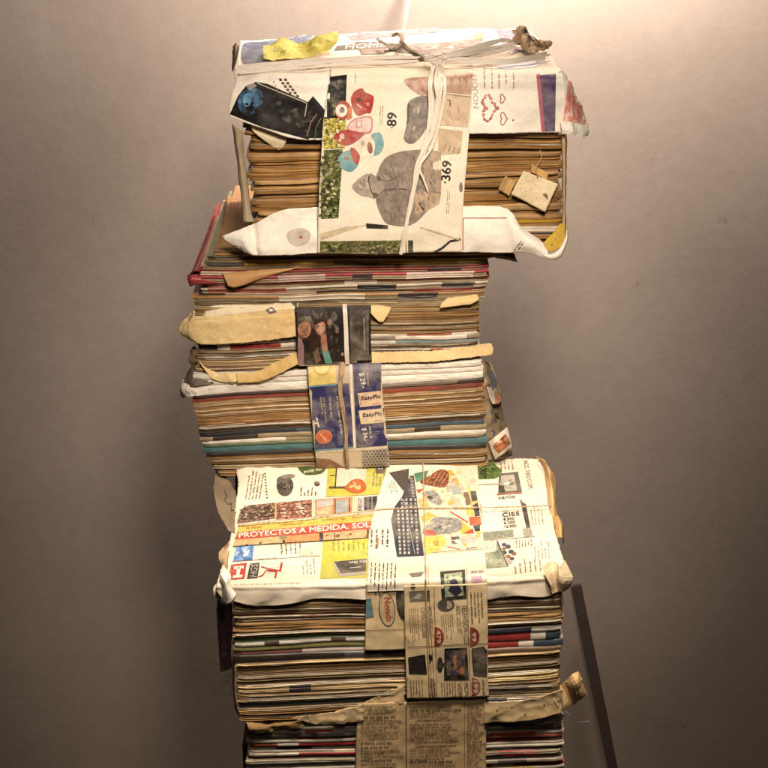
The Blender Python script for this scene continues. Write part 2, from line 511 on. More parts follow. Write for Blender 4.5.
wall = link('wall', wv, wf, [wall_mat()]); wall['kind'] = 'structure'
fm = plain('floor_concrete', '#5d544b', .85, 30, .4)
fv = [Vector((-1.5, -2.2, FLOOR)), Vector((1.5, -2.2, FLOOR)), Vector((1.5, WALLY+.02, FLOOR)), Vector((-1.5, WALLY+.02, FLOOR))]
floor = link('floor', fv+[v-Vector((0, 0, .05)) for v in fv], [(0, 1, 2, 3), (7, 6, 5, 4), (0, 4, 5, 1), (1, 5, 6, 2), (2, 6, 7, 3), (3, 7, 4, 0)], [fm], smooth=False)
floor['kind'] = 'structure'

# ------------------------------------------------------------------ shared looks
BR = '#a38056'; BR2 = '#93724b'; CR = '#cbb288'; GY = '#a59478'; DK = '#5c4733'; WH = '#d8cebd'; TAN = '#b3946a'
cov = gloss('#8d7c69')
def pages(h, c=.55): return [edges(h, c), cov]
def spine(h): return [gloss(h), gloss(h)]
WRAP = paper('#e0d2bb', '#b08d5c', .35)
WHITE = paper('#e8dfd0', '#c4ad8a', .3)
CREAM = paper('#d9bd88', '#a97f45', .45)
NEWS = paper('#dcc296', '#9b7645', .45)
NEWS2 = paper('#d2b284', '#8a643a', .5)
twine = plain('jute_twine', '#b59c7c', .9, 500, .6)
plasticm, t_, b_ = nt('white_plastic_tape'); tcx = N(t_, 'ShaderNodeTexCoord').outputs['Object']
b_.inputs['Base Color'].default_value = (*lin('#d8ccbc'), 1); b_.inputs['Roughness'].default_value = .4
b_.inputs['Alpha'].default_value = .86; b_.inputs['Subsurface Weight'].default_value = .0
bump(t_, b_, noise_node(t_, tcx, 160, 4).outputs['Fac'], .35, .001)
INKB = ink('#2a2420'); INKG = ink('#6d6154'); INKL = ink('#9a8b78')
FOL = photo('foliage_print', ['#1d1d10', '#3a3d1c', '#5c5f2c', '#a8a36a'], 420)
FOLY = photo('flower_print', ['#2c2c14', '#77701f', '#c8b032', '#d8cf9a'], 480)

GRP = 'tied bundles of old paper piled against the wall'
def stack(root, name, x0, x1, rows, Y, depth, seed, jit=2.5, rise=0, kindmap=None, xfun=None):
    """rows: (yL, yR, look, kind, segs) - each row is one magazine from its own line to the next"""
    objs = []; fine = []; rs_ = random.Random(seed*7)
    for k, r in enumerate(rows):                      # thick blocks are really two or three thinner issues
        fine.append(r)
        if k+1 < len(rows) and (len(r) < 4 or r[3] == 'fore') and len(r) < 5:
            h = rows[k+1][0]-r[0]; m = 3 if h > 6.4 else 2 if h > 3.6 else 1
            for q in range(1, m):
                f = (q+rs_.uniform(-.2, .2))/m
                fine.append((r[0]+h*f, r[1]+(rows[k+1][1]-r[1])*f, rs_.choice((r[2], r[2], BR, BR2, GY, TAN)), 'fore'))
    rows = fine; n = len(rows)-1
    for k in range(n):
        r = rows[k]; nx_ = rows[k+1]
        rnd = random.Random(seed*100+k)
        a = x0+rnd.uniform(-jit, jit); b = x1+rnd.uniform(-jit, jit)
        if xfun: da, db = xfun(k/n); a += da; b += db
        look = r[2]; kind = r[3] if len(r) > 3 else 'fore'; segs = r[4] if len(r) > 4 else None
        mats = spine(look) if kind == 'spine' else pages(look)
        if segs: segs = [(s0, s1, gloss(c)) for s0, s1, c in segs]
        frac = 1-(k+.5)/n
        yy = Y+rnd.uniform(-.0025, .002)*(jit/2.5)
        m_ = mag(root, name, a, b, r[0], r[1], nx_[0], nx_[1], yy, depth-rnd.uniform(0, .012), mats, kind, segs, seed*50+k, rise*frac)
        objs.append(m_)
        if kind != 'spine' and seed != 1 and rnd.random() < .42:          # a worn cover leaf proud of its pages
            f0 = rnd.choice((0, .35, .6)); hL = (nx_[0]-r[0]); hR = (nx_[1]-r[1]); tk = rnd.uniform(.5, .9)
            c1, c2 = rnd.choice((('#b9a98c', '#8d7c69'), ('#a8977c', '#5a4a3c'), ('#c9bca4', '#a5543e'), ('#b0a28a', '#c2b59e'), ('#a89274', '#46505a'), ('#c7b08a', '#7a6a50')))
            p_ = rnd.uniform(.15, .85); q_ = p_+rnd.uniform(.05, .3)
            mag(m_, 'cover', a+rnd.uniform(0, 4), b-rnd.uniform(0, 4), r[0]+hL*f0, r[1]+hR*f0, r[0]+hL*f0+tk, r[1]+hR*f0+tk, yy-rnd.uniform(.0003, .0012), .02, [gloss(c1), gloss(c1)], 'fore', [(p_, q_, gloss(c2))], seed*50+k+7, rise*frac*.1)
    return objs

# ================================================================== E: the lowest bundle
E = thing('magazine_bundle', (0, .12, FLOOR), 'lowest tied bundle, cut off by the bottom edge, with a small-print newspaper band', 'bundle', GRP)
zE = at(384, 718, 0).z
cols = ['#c9bda8', '#b5a893', '#b5aa9a', '#9a8f80', '#d3c8b4', '#a3967f', '#b0503f', '#cabda6', '#8f8170', '#b7aa93', '#94615a', '#b4a992', '#5f7a76', '#c2b59e', '#a08e76', '#a93a2e', '#c0b199', '#9a8c78', '#978a76', '#a5443a', '#b5a68c', '#ab9d84', '#a89880', '#b0a28c', '#b5a68c']
rows = []; rnd = random.Random(5); yl = 726.0; yr = 714.0; k = 0
while yl < 812:
    c = cols[k % len(cols)]; segs = None
    h = rnd.choice((2.2, 2.8, 3.4, 4.4))
    rr = rnd.random()
    segs = []
    if k in (4, 6, 9): segs = [(.10, .16, '#d8cdb8'), (.16, .34, '#9d1f20'), (.34, .38, '#d8cdb8')]
    elif k in (7,): segs = [(.70, .95, '#a03a2c'), (.62, .70, '#c9a040'), (.1, .2, '#2b2420')]
    else:
        a = rnd.random()*.8
        segs = [(a, a+rnd.uniform(.05, .25), rnd.choice(['#e0d6c4', '#5a4e44', '#a5967f', '#a8342c', '#c9b38c', '#5a6874']))]
        a = .75+rnd.random()*.1
        segs.append((a, a+rnd.uniform(.05, .15), rnd.choice(['#e0d6c4', '#5a4e44', '#a5967f', '#b8422f', '#d0ae4a', '#5a6874'])))
    rows.append((yl, yr, c, 'spine' if rr < .75 else 'fore', segs)); yl += h; yr += h*1.02; k += 1
rows.append((yl, yr, BR))
stack(E, 'magazine', 248, 562, rows, .001, .20, 5, jit=2.4)
# leaves under the visible ones, down to the floor
p0 = at(246, yl+.5, .001).z
zb = p0-.0008; k = 0
while zb > FLOOR+.001:            # the rest of the bundle below the frame, down to the floor
    h = min(.026, zb-FLOOR)
    V_ = [Vector((x, y, z)) for z in (zb, zb-h) for x, y in ((-.118, .004), (.150, .004), (.150, .20), (-.118, .20))]
    link('magazine', V_, [(0, 1, 2, 3), (7, 6, 5, 4), (0, 4, 5, 1), (1, 5, 6, 2), (2, 6, 7, 3), (3, 7, 4, 0)], pages([BR2, GY][k % 2]), None, E, False); zb -= h+.0008; k += 1
s = Sheet(E, 'newspaper_band', [P(-.0062, [(358, 704), (405, 702), (486, 698)]), P(-.0052, [(357, 722), (405, 722), (486, 720)]), P(-.0048, [(356, 745), (406, 745), (486, 743)]), P(-.0046, [(356, 770), (406, 770), (486, 768)]), P(-.0046, [(356, 800), (406, 800), (486, 798)])],
          NEWS2, 70, 50, .0008, 40, .0006, 41, .0012)
rnd = random.Random(8)
for (xa, xb) in ((361, 402), (410, 463), (467, 482)):
    y = 706.0
    while y < 790:
        if xb-xa > 20 and rnd.random() < .2:
            s.lines((xa+(0 if rnd.random() < .5 else 10), y+.3), (xb, y-.6), (xa, y+3.2), 1, INKB, .8, 2, .3, 1.5); y += 4.2
        else:
            s.lines((xa, y), (xb, y-.7), (xa, y+2.3), 1, ink('#6b5238'), .75, 2, .45, 1.0); y += 2.9
s.stroke([(406, 702), (406.5, 770), (406, 800)], .9, ink('#4b3522'), 1); s.stroke([(464.5, 702), (464.5, 798)], .5, ink('#7a6043'), 1)
s.done()

# ================================================================== D: the big wrapped bundle at the front
D = thing('newspaper_bundle', (0, .12, at(384, 714, 0).z), 'large bundle jutting out in front, topped with a colourful furniture leaflet and advert band', 'bundle', GRP)
RISE = .022
rows = [(601, 592, CR), (609, 598, DK), (614, 606, BR), (619, 609, BR2), (624, 613, BR, 'fold'), (630, 618, BR2), (634, 621, TAN),
        (638, 625, '#4d6e36', 'spine', [(.75, 1.1, '#31303c')]), (643, 628, WH, 'spine', [(.78, .9, '#2f2f3f'), (.1, .14, '#5a4a3a'), (.3, .33, '#5a4a3a')]),
        (647, 632, '#8a8348', 'spine', [(.72, .9, '#9b2b26'), (.9, .95, '#d8cdb8'), (.95, 1.1, '#3b4650')]), (652, 640.5, '#b9a79c', 'spine', [(.72, .86, '#9b2b26'), (.86, .9, '#d8cdb8'), (.9, 1.1, '#3b4650'), (.0, .2, '#6d3a36')]),
        (656, 648, '#33271f', 'spine', [(.35, .45, '#4a4640'), (.7, 1.1, '#6b5238')]),
        (664, 652, CR), (671, 657, TAN), (676, 661, GY), (683, 667, BR2), (688, 672, CR, 'fore', [(.16, .235, '#231a14'), (.8, 1.1, '#c9a860')]), (695, 680, TAN), (699, 683.5, BR2),
        (703, 687, '#33424f', 'spine', [(.6, 1.1, '#cabda6')]), (708, 691.5, BR), (712, 695, BR2, 'fore', [(.7, .85, '#2a201a'), (.85, 1.1, '#d3c7b2')]), (716, 700, BR), (721, 707, BR)]
def dx(f):
    return (0 if f < .46 else 3 + (f-.46)*6, 0 if f < .46 else -3)
stack(D, 'magazine', 234, 562, rows, -.002, .192, 4, jit=1.8, rise=RISE, xfun=dx)

Z0 = .2525; SL = .118
T = lambda x, y, up=0: atp(x, y, Z0+up, SL)
s = Sheet(D, 'top_wrapper',
          [[T(236, 468), T(290, 463), T(350, 461), T(420, 460), T(490, 459), T(538, 457)],
           [T(238, 485), T(290, 482), T(350, 480), T(420, 480), T(490, 480), T(546, 474)],
           [T(234, 512), T(290, 510), T(350, 510), T(420, 510), T(490, 510), T(549, 500)],
           [T(230, 540), T(290, 540), T(350, 540), T(420, 540), T(490, 540), T(556, 535)],
           [T(222, 566), T(290, 567), T(350, 567), T(420, 566), T(490, 566), T(564, 562)],
           [at(217, 583, -.002), at(290, 583, -.003), at(350, 582, -.004), at(420, 580, -.004), at(490, 578, -.003), at(566, 574, 0)],
           [at(217, 592, -.005), at(290, 591, -.007), at(350, 590, -.007), at(420, 588, -.008), at(490, 587, -.007), at(565, 583, -.004)],
           [at(221, 598, -.005), at(240, 603, -.006), at(262, 606, -.005), at(290, 604, -.0075), at(318, 599, -.0065), at(350, 599, -.0075), at(385, 600, -.007), at(420, 598, -.008), at(462, 598, -.007), at(490, 600, -.006), at(520, 597, -.008), at(545, 598, -.006), at(561, 592, -.005)]],
          WRAP, 140, 100, .0015, 24, .0014, 3, .0048)
# leaflet print
s.lines((245, 500), (249, 474), (262, 499), 5, ink('#8a6f52'), .5, 2, .25, 1.1)
for i in range(9): s.ell(266-i*.25*-1-1, 474+i*3, 1.0, .9, '#8d7a2c' if i % 2 else '#55651f', 2, n=8)
s.ell(285, 486, 8.6, 9.2, ink('#4c443d'), 2); s.ell(285, 490, 7.2, 6.5, ink('#3a332e'), 3); s.ell(283, 481, 6.4, 4.5, ink('#6a6058'), 4); s.ell(288, 477, 7.4, 2.2, ink('#85796c'), 5, rot=-5)
s.blob([(298, 463), (326, 462), (324, 472), (315, 475), (303, 474)], ink('#4c5a25'), 2); s.lines((304, 471.5), (320, 468.5), (304, 475), 1, ink('#c8c49a'), .8, 3, .1, 1.6)
s.ell(317, 484, 3, 2.5, INKB, 2); s.ell(318, 483, 1.2, 1, '#a77a4a', 3)
s.lines((300, 496), (300.5, 489), (318, 496), 5, INKG, .6, 2, .4, 1)
s.poly([(328, 464), (391, 462), (389, 494), (326, 497)], ink('#b3ab2c'), 1)
s.poly([(338, 464), (367, 463), (365, 486), (336, 489)], ink('#c9bba5'), 2); s.stroke([(337, 463), (335, 489)], 1.2, INKB, 3); s.stroke([(329, 488), (345, 488), (352, 486)], 2.2, ink('#5a4a33'), 3); s.stroke([(330, 476), (335, 476)], 1, INKB, 3)
s.blob([(345, 490), (349, 483), (354, 480), (361, 480), (366, 485), (365, 491), (357, 494)], photo('snack_print', ['#7a3015', '#b0521f', '#cc7a3a'], 700), 4)
s.lines((372, 487), (373, 474), (386, 486), 4, ink('#6f6a20'), .55, 3, .3, 1)
s.poly([(374, 463), (386, 463), (385, 474), (376, 474)], '#5b5148', 3); s.poly([(377, 463), (384, 463), (383, 470), (378, 470)], '#a9a49a', 4)
s.stroke([(326.5, 497), (390, 494)], 1, '#c9a63a', 4)
SH = photo('shelf_print', ['#241a16', '#5a4438', '#8a6a55', '#b39a84'], 330, (1, 1, 2.5))
SH2 = photo('shelf_print_red', ['#33201b', '#74453a', '#a9705a', '#ccb49a'], 330, (1, 1, 2.5))
s.poly([(240, 513), (243, 508), (250, 505.5), (275, 503), (275, 519), (237, 524)], SH, 2)
for yy in (509, 513.5, 518): s.stroke([(240, yy+1.5), (275, yy-2)], .8, '#2a1f1b', 3)
for xx in range(245, 275, 5): s.stroke([(xx, 505.5), (xx-1, 522)], .5, '#3a2c26', 3)
s.poly([(276.5, 503), (312, 500), (312, 517), (276, 520)], SH2, 2)
for yy in (506, 511, 515): s.stroke([(277, yy+1), (312, yy-1.5)], .7, '#4a2a22', 3)
for xx in range(280, 312, 6): s.stroke([(xx, 503), (xx, 518)], .7, '#5a362b', 3)
s.poly([(315, 500), (353, 497), (352, 513.5), (315, 517)], ink('#b37a4c'), 2); s.poly([(317, 501), (333, 499.5), (333, 506), (317, 508)], ink('#a9a39a'), 3); s.poly([(336, 501), (348, 500), (348, 512), (336, 514)], ink('#8f9694'), 3); s.stroke([(335, 499), (335, 515)], 1.5, '#8a4a2c', 4); s.stroke([(349.5, 499), (349.5, 513)], 1.2, '#4a3a33', 4); s.poly([(317, 509), (332, 507), (332, 514.5), (317, 516)], photo('bed_print', ['#a06a45', '#c79a72', '#d8b894'], 200), 3)
s.poly([(356, 498), (389, 495), (386, 510), (356, 513.5)], ink('#b4aaa0'), 2); s.poly([(364, 497.5), (377, 496.5), (377, 509.5), (364, 511)], ink('#37353a'), 3)
for xx in (368, 372): s.stroke([(xx, 497), (xx, 511)], .8, '#8b8780', 4)
s.text('IES', (358, 511), (358.5, 499), (361.5, 511), INKG, 3)
s.stroke([(276, 503), (275.6, 520)], 1.2, '#c9a63a', 5); s.stroke([(313.6, 500), (313.4, 517)], 1.2, '#c9a63a', 5); s.stroke([(354.5, 497), (354, 514)], 1.2, '#c9a63a', 5)
s.poly([(238, 526), (376, 513.5), (374, 521), (237, 532.5)], ink('#d0a93a'), 1)
s.lines((246, 528), (262, 526.7), (246, 530.5), 1, ink('#7a5a20'), .8, 2, .1, 1); s.lines((281, 525), (301, 523), (281, 527.3), 1, ink('#7a5a20'), .8, 2, .1, 1); s.lines((322, 519.6), (347, 517.4), (322, 522.4), 1, ink('#7a5a20'), .9, 2, .05, 1.4); s.lines((352, 517), (374, 515), (352, 519.6), 1, ink('#7a5a20'), .9, 2, .05, 1.4)
s.poly([(237, 532.5), (374, 521), (372, 529), (235, 540)], ink('#b5412f'), 1)
s.text('PROYECTOS A MEDIDA. SOL', (239, 538.4), (370, 527.6), (239, 533.3), ink('#e8d9c2'), 3)
s.poly([(235, 540), (289, 536), (288, 542), (233, 547)], ink('#c0a06c'), 1); s.poly([(284, 536.5), (321, 533.5), (321, 541.5), (284, 545)], ink('#d08a52'), 2); s.poly([(320, 533.5), (372, 529.5), (370, 538), (320, 541.5)], photo('room_print', ['#8a5a3c', '#c9a070', '#b98a66'], 160), 2)
s.ell(283, 538, 4, 2.5, '#8c7a55', 3); s.stroke([(321.5, 533.5), (321.5, 542)], 4, '#4a4038', 3); s.stroke([(334.5, 533), (334.5, 541)], 1.2, '#6a4a38', 3); s.stroke([(368, 530), (367.5, 538)], 2, '#3e4048', 3)
s.stroke([(233, 547), (370, 538.3)], .9, INKB, 4); s.ell(247, 546, 1.2, 1.2, INKB, 5, n=8); s.ell(260.5, 543.5, 1.2, 1.2, INKB, 5, n=8); s.ell(284, 542, 1.4, 1.2, INKB, 5, n=8)
s.poly([(236, 547.5), (254.5, 545.5), (252.5, 560), (233, 561.5)], photo('blue_print', ['#34558a', '#4a73a8', '#7d9cc0', '#dfe3e6'], 160), 2)
s.poly([(243, 555), (248, 551), (250, 549), (248, 555), (244, 558)], '#dfe3e6', 3)
s.lines((281, 555), (280.5, 544), (304, 553), 5, INKG, .45, 2, .25, 1)
s.lines((258, 559), (276, 557.5), (258, 562), 1, ink('#7d7263'), .6, 2, .2, 1); s.stroke([(232, 562), (320, 556)], .5, INKG, 2)
s.poly([(300, 549), (313, 548), (313, 555), (300, 556)], photo('sofa_print', ['#a08060', '#d8c8b0', '#b99a7c'], 300), 2)
s.poly([(323, 542), (371, 538.5), (368, 578), (320, 579)], ink('#b9b434'), 1)
s.lines((333, 552), (332.5, 542), (368, 549), 7, ink('#6f6a20'), .35, 2, .4, 1)
s.poly([(334, 562), (367, 559), (366, 572), (341, 574)], ink('#4b4640'), 2); s.poly([(334, 562), (341, 574), (366, 572), (366, 575), (340, 577.5), (333, 565)], ink('#a79c8a'), 3); s.lines((349, 562), (361, 561), (349, 565.5), 1, ink('#b8ad9c'), .8, 3, .05, 1.8); s.stroke([(350, 568.5), (361, 567.5)], .8, '#b8ad9c', 3)
s.poly([(231, 565), (247, 563), (244.5, 579), (228, 580.5)], ink('#b8392f'), 2)
s.poly([(234, 567), (244, 566), (243.6, 569), (240.6, 569.3), (239.4, 575.5), (242.5, 575.3), (242, 578), (232.5, 578.8), (233, 576), (236, 575.8), (237, 569.6), (233.6, 570)], ink('#e8dcc6'), 3)
s.poly([(250, 564), (260, 563), (257.5, 578.5), (247, 579.3)], ink('#3c3733'), 2)
s.text('HGS', (256.5, 577.5), (258.4, 565), (249.5, 577), ink('#b8ad9c'), 3, False)
RD = ink('#b0352c')
s.stroke([(261, 567), (270, 569.5), (280.5, 571.2)], 1.1, RD, 2); s.stroke([(281.8, 563), (280.3, 571.6)], 2.2, RD, 3)
s.stroke([(258.5, 577.3), (263, 575.6), (266, 571)], 1.1, RD, 2); s.stroke([(266, 570.8), (276.5, 572)], 1.3, RD, 3); s.stroke([(276.6, 571.5), (275.2, 578.5)], 2.1, RD, 3)
s.lines((228, 584.5), (300, 582.5), (228, 587), 1, INKL, .7, 2, .02, 1)
s.lines((262, 563), (300, 561), (262, 578), 3, ink('#b9ab98'), .2, 1, .5, 1)
# right page
s.clutter([(240, 510), (275, 504), (275, 518), (239, 522)], ['#2a1f1b', '#6a5040', '#a98a70', '#c9b294', '#453228'], 110, 2.2, 2.3, 2.4, 0, 21); s.clutter([(277, 504), (312, 500), (311, 516), (277, 519)], ['#4a2a22', '#a9705a', '#c9a488', '#7a4a3c', '#d8c4a8'], 110, 2.2, 2.3, 2.4, 0, 22)
s.clutter([(322, 534), (370, 530), (369, 537), (322, 541)], ['#8a5a3c', '#d8b890', '#b98a66', '#6a4a38'], 40, 3, 2.3, 1.8, 0, 23); s.clutter([(237, 548), (253, 546), (252, 559), (235, 560)], ['#34558a', '#6f90b8', '#9db4cc', '#2a4470'], 30, 3, 2, 1.8, 20, 24)
s.clutter([(479, 555), (500, 552), (506, 566), (486, 568)], ['#6d775f', '#4a5442', '#9aa088', '#b5b298'], 30, 3.5, 2.3, 2, 10, 25); s.clutter([(501, 477), (514, 476), (517, 490), (501, 491)], ['#8a877c', '#b9b09c', '#5d5a52', '#cfc5b0'], 30, 3, 3.3, 2.5, 0, 26); s.clutter([(347, 489), (354, 481), (362, 482), (365, 490), (357, 493)], ['#7a3015', '#cc7a3a', '#b0521f', '#e0a05c'], 40, 2, 4.3, 1.5, 0, 27)
s.clutter([(463, 470), (476, 463), (490, 463), (500, 471), (496, 477), (466, 477)], ['#3f5420', '#5c7030', '#7d8c44', '#2f4018'], 46, 3, 3.2, 1.8, 10, 28); s.clutter([(278, 490), (280, 480), (290, 480), (293, 488), (286, 494)], ['#554c45', '#38312d', '#75695f'], 22, 3, 4.2, 2, 70, 29)
s.lines((426+65, 545), (426+64.5, 530), (497, 545), 1, INKL, .5, 2, .3, 1); s.lines((535, 560), (534, 545), (552, 558), 5, INKL, .4, 2, .4, 1.1); s.lines((515, 574), (514, 564), (545, 571), 6, INKL, .4, 2, .4, 1.1); s.lines((303, 575), (302, 563), (318, 574), 4, INKL, .4, 2, .4, 1.1); s.lines((532, 525), (530, 508), (546, 524), 4, INKL, .4, 2, .4, 1.1)
s.lines((501, 471), (500, 462), (516, 470), 4, ink('#a0713f'), .4, 2, .3, 1)
s.text('ACC-TRO.COM', (523, 461), (528.5, 489), (527.5, 460), ink('#6a5a46'), 2, False)
s.blob([(461, 470), (467, 464), (476, 461), (491, 461.5), (497, 467), (502, 471), (497, 478), (484, 479.5), (464, 479)], photo('leaf_print', ['#35481a', '#4d6324', '#6e7f36'], 260), 3)
s.poly([(466, 472), (474, 470), (478, 478), (466, 478)], ink('#33491a'), 4)
s.text('2007', (486, 478.5), (487.5, 464), (479.5, 478), ink('#262a14'), 5)
s.lines((462, 466), (463, 473), (466, 466), 2, ink('#8a6f3a'), .5, 2, .3, 1.2)
s.stroke([(458, 482), (476, 481)], 2, ink('#5a534c'), 2); s.stroke([(478, 485), (505, 484)], 1.2, ink('#a09078'), 2)
s.poly([(499, 474), (518, 472), (522, 492), (498, 494)], ink('#5d5a52'), 2); s.poly([(501, 476), (514, 475), (517, 491), (500, 492.5)], photo('box_print', ['#77746a', '#a9a08c', '#c0b49a'], 150), 3); s.poly([(499, 486), (504, 486), (505, 493), (498.5, 493)], INKB, 4); s.stroke([(497, 495), (522, 493.2)], 1.2, '#b0512f', 4)
s.text('vanlo', (498, 500), (515, 498.3), (498, 496.6), INKB, 3)
s.poly([(519.5, 499), (523, 503), (526, 504.5), (530.5, 528), (526.5, 529), (521.5, 507)], ink('#3d3430'), 3)
s.poly([(522, 529), (531, 528), (533, 536), (524, 537.5)], photo('block_print', ['#77746a', '#a9a08c'], 250), 2)
s.text('abr.', (503, 513), (510, 512.3), (503, 510.6), INKG, 3, False); s.text('CIES', (502.5, 517.3), (519.5, 515.6), (502, 513.6), INKB, 3)
s.text('8.500', (503.5, 521), (514, 520), (503.2, 518.4), INKB, 3); s.text('6.200', (504, 524.6), (515, 523.6), (503.7, 522), INKB, 3); s.text('12.900', (504.5, 528.6), (516.5, 527.4), (504.2, 526), INKB, 3)
s.poly([(479, 533), (513, 530), (514, 537), (480, 540)], photo('counter_print', ['#4e5a50', '#8a8f78', '#6d7060', '#b5ad92'], 160), 2)
s.stroke([(478, 541), (535, 537)], .5, INKG, 2); s.lines((516, 548), (515.5, 540), (534, 546), 6, INKG, .4, 2, .35, 1); s.lines((481, 527), (480, 503), (485, 527), 1, INKL, .4, 2, .1, 1)
s.poly([(477, 543), (497, 541), (508, 567), (484, 569)], photo('kitchen_print', ['#59634f', '#80866e', '#a8a68c'], 90), 2)
s.poly([(478, 543), (497, 541), (496, 552), (480, 554)], ink('#c3bca8'), 3); s.stroke([(497, 541), (508, 567)], 1.2, ink('#47463c'), 4)
for (x, y, r) in ((504, 545, 1.7), (504, 549, 1.5), (508, 547, 2), (511, 552, 2), (514, 554, 1.8), (508, 557, 2), (512, 559, 1.6), (504, 553, 2)): s.ell(x, y, r*1.4, r, ink(random.choice(['#2c2a2a', '#3d4450', '#8a5a3a'])), 3, n=9)
s.poly([(500, 551), (506, 556), (513, 563), (508, 565), (503, 560)], ink('#a69c8c'), 2)
s.done()

# the band laid over the top of D and hanging in front
s = Sheet(D, 'advert_band',
          [[T(389, 463, .0015), T(430, 461, .002), T(477, 459, .0015)], [T(380, 490, .002), T(430, 490, .0025), T(479, 487, .002)], [T(372, 520, .002), T(430, 520, .003), T(481, 517, .002)],
           [T(368, 545, .002), T(430, 545, .003), T(484, 543, .002)], [T(368, 566, .003), T(430, 566, .003), T(486, 563, .003)],
           [at(367, 580, -.0075), at(430, 578, -.008), at(487, 575, -.0075)], [at(367, 592, -.0105), at(430, 590, -.011), at(487, 588, -.0105)]],
          paper('#ded0b8', '#b08d5c', .3), 70, 90, .0007, 30, .0008, 12, .001)
PLG = ink('#3a3a44')
s.poly([(389, 473), (409, 469), (408, 495), (404, 492)], photo('hatch_print', ['#1f1a18', '#4a403a', '#7d6f62'], 700, (3, 1, .4)), 2)
s.poly([(394, 508), (402, 497), (410, 476), (414, 476), (424, 556), (397, 557.5), (391, 520)], PLG, 2)
rnd = random.Random(3)
for c_ in range(5):
    for r_ in range(15):
        y = 499+r_*3.8; x = 396.5+c_*4.4+(y-500)*.05
        if c_ == 3 and r_ > 7: continue
        if y < 508 and c_ < 1: continue
        s.poly([(x, y), (x+2.2, y-.2), (x+2.3, y+2.3), (x+.1, y+2.5)], ink(rnd.choice(['#a39c92', '#8a847c', '#b5aea2'])), 3)
for r_ in range(7): s.poly([(410+r_*.3, 478+r_*3), (412.5+r_*.4, 478+r_*3), (412.7+r_*.4, 480+r_*3), (410.2+r_*.3, 480+r_*3)], '#8a847c', 3)
s.stroke([(404, 500), (415, 555)], .5, '#a9a298', 4)
for xx in (371, 376, 382, 387): s.lines((xx, 530), (xx-.7, 548), (xx+2.6, 530), 1, INKB if xx > 380 else INKG, .8, 2, .25, 1.2)
s.stroke([(378, 538), (377.4, 548)], 1.8, '#b06a3a', 2)
s.lines((371, 563), (370, 585), (399, 564), 7, INKB, .38, 2, .4, 1.3)
s.lines((388, 483), (392, 495), (395, 481), 3, INKG, .4, 2, .3, 1)
s.poly([(413, 472), (476, 466), (487, 550), (424, 555)], ink('#d8c8a8'), 1)
s.poly([(414, 474), (428, 471), (426, 480), (416, 483)], '#4f7a62', 2)
s.blob([(420, 483), (430, 476), (441, 470), (449, 474), (446, 487), (434, 487)], photo('basket_print', ['#4a2a1a', '#7a4528', '#a86a44'], 500), 3)
for i in range(5): s.stroke([(426+i*4, 484), (433+i*4, 473)], .6, '#c08a60', 4)
s.poly([(447, 470), (452, 471), (459, 481), (459, 490), (455, 487)], '#c99a2c', 2); s.poly([(446, 482), (456, 477), (459, 490), (447, 493)], '#a9a090', 2); s.poly([(452, 490), (460, 488), (462, 494), (453, 495)], '#8f9a9c', 3)
s.poly([(416, 490), (424, 489), (419, 494)], '#a82e2a', 2); s.blob([(422, 494), (430, 491), (438, 494), (442, 504), (436, 505), (428, 500)], photo('tool_print', ['#55504c', '#8c8680', '#b5aca0'], 380), 3); s.ell(430, 498, 3, 1.6, '#3c3a3a', 4, rot=15)
s.poly([(418, 500), (426, 499), (430, 508), (421, 510)], '#c09a3a', 2); s.poly([(447, 502), (452, 498), (459, 496), (463, 508), (455, 510)], '#b8ac94', 2); s.poly([(447, 503), (453, 499), (455, 503), (449, 506)], '#c9a02c', 3)
s.poly([(463, 493), (468, 492.5), (471, 505), (466, 506)], '#5c3a2a', 3); s.poly([(470, 492), (476, 491.5), (480, 516), (475, 517)], '#2f2c33', 3); s.stroke([(469, 492), (473.5, 516)], 1.2, '#c9a02c', 4)
s.poly([(465, 509), (472, 508), (474, 516), (467, 516)], '#cfae36', 3); s.poly([(469, 517.5), (480, 517), (481.5, 525), (470, 526)], '#c2552a', 4); s.poly([(473, 526), (482, 525), (483, 531), (475, 532)], '#2f2c33', 3)
s.stroke([(450, 512), (468, 523)], 1.5, '#b04a4a', 3); s.poly([(420, 518), (428, 512), (436, 516), (424, 524)], '#c9a23c', 2)
s.blob([(423, 531), (428, 524), (434, 518), (441, 517.5), (460, 520), (461, 530), (450, 534), (437, 535), (424, 535)], photo('shoe_print', ['#5c5e60', '#83827c', '#a89a82'], 260), 3)
s.clutter([(425, 531), (434, 519), (458, 521), (460, 529), (440, 534)], ['#6a6c6e', '#4a4c50', '#9c9484', '#b0a48e'], 60, 3, 3.3, 2.2, 0, 31); s.clutter([(424, 482), (441, 471), (447, 476), (444, 487)], ['#5a3320', '#96603f', '#b5805a', '#3f2416'], 60, 2.4, 3.3, 2, -30, 32); s.clutter([(414, 473), (475, 468), (485, 549), (425, 553)], ['#cdb88e', '#e0d2b4', '#c9a84a', '#b8ac94', '#d8b878'], 120, 3.5, 1.2, 1.8, 0, 33); s.clutter([(426, 539), (440, 537), (444, 546), (430, 552)], ['#d0a23a', '#e0c06a', '#b88a2c'], 30, 3, 3.3, 1.8, 0, 34)
s.poly([(423, 530), (434, 531), (437, 536), (424, 536)], '#b0403a', 4); s.poly([(461, 520), (472, 530), (470, 535), (460, 534)], '#d0a832', 2); s.poly([(463, 534), (473, 529), (474, 534)], '#b0403a', 4)
s.blob([(424, 538), (440, 536), (446, 540), (443, 549), (432, 553), (425, 553)], photo('blob_print', ['#c9932a', '#d8b04a', '#e0c88a'], 200), 3)
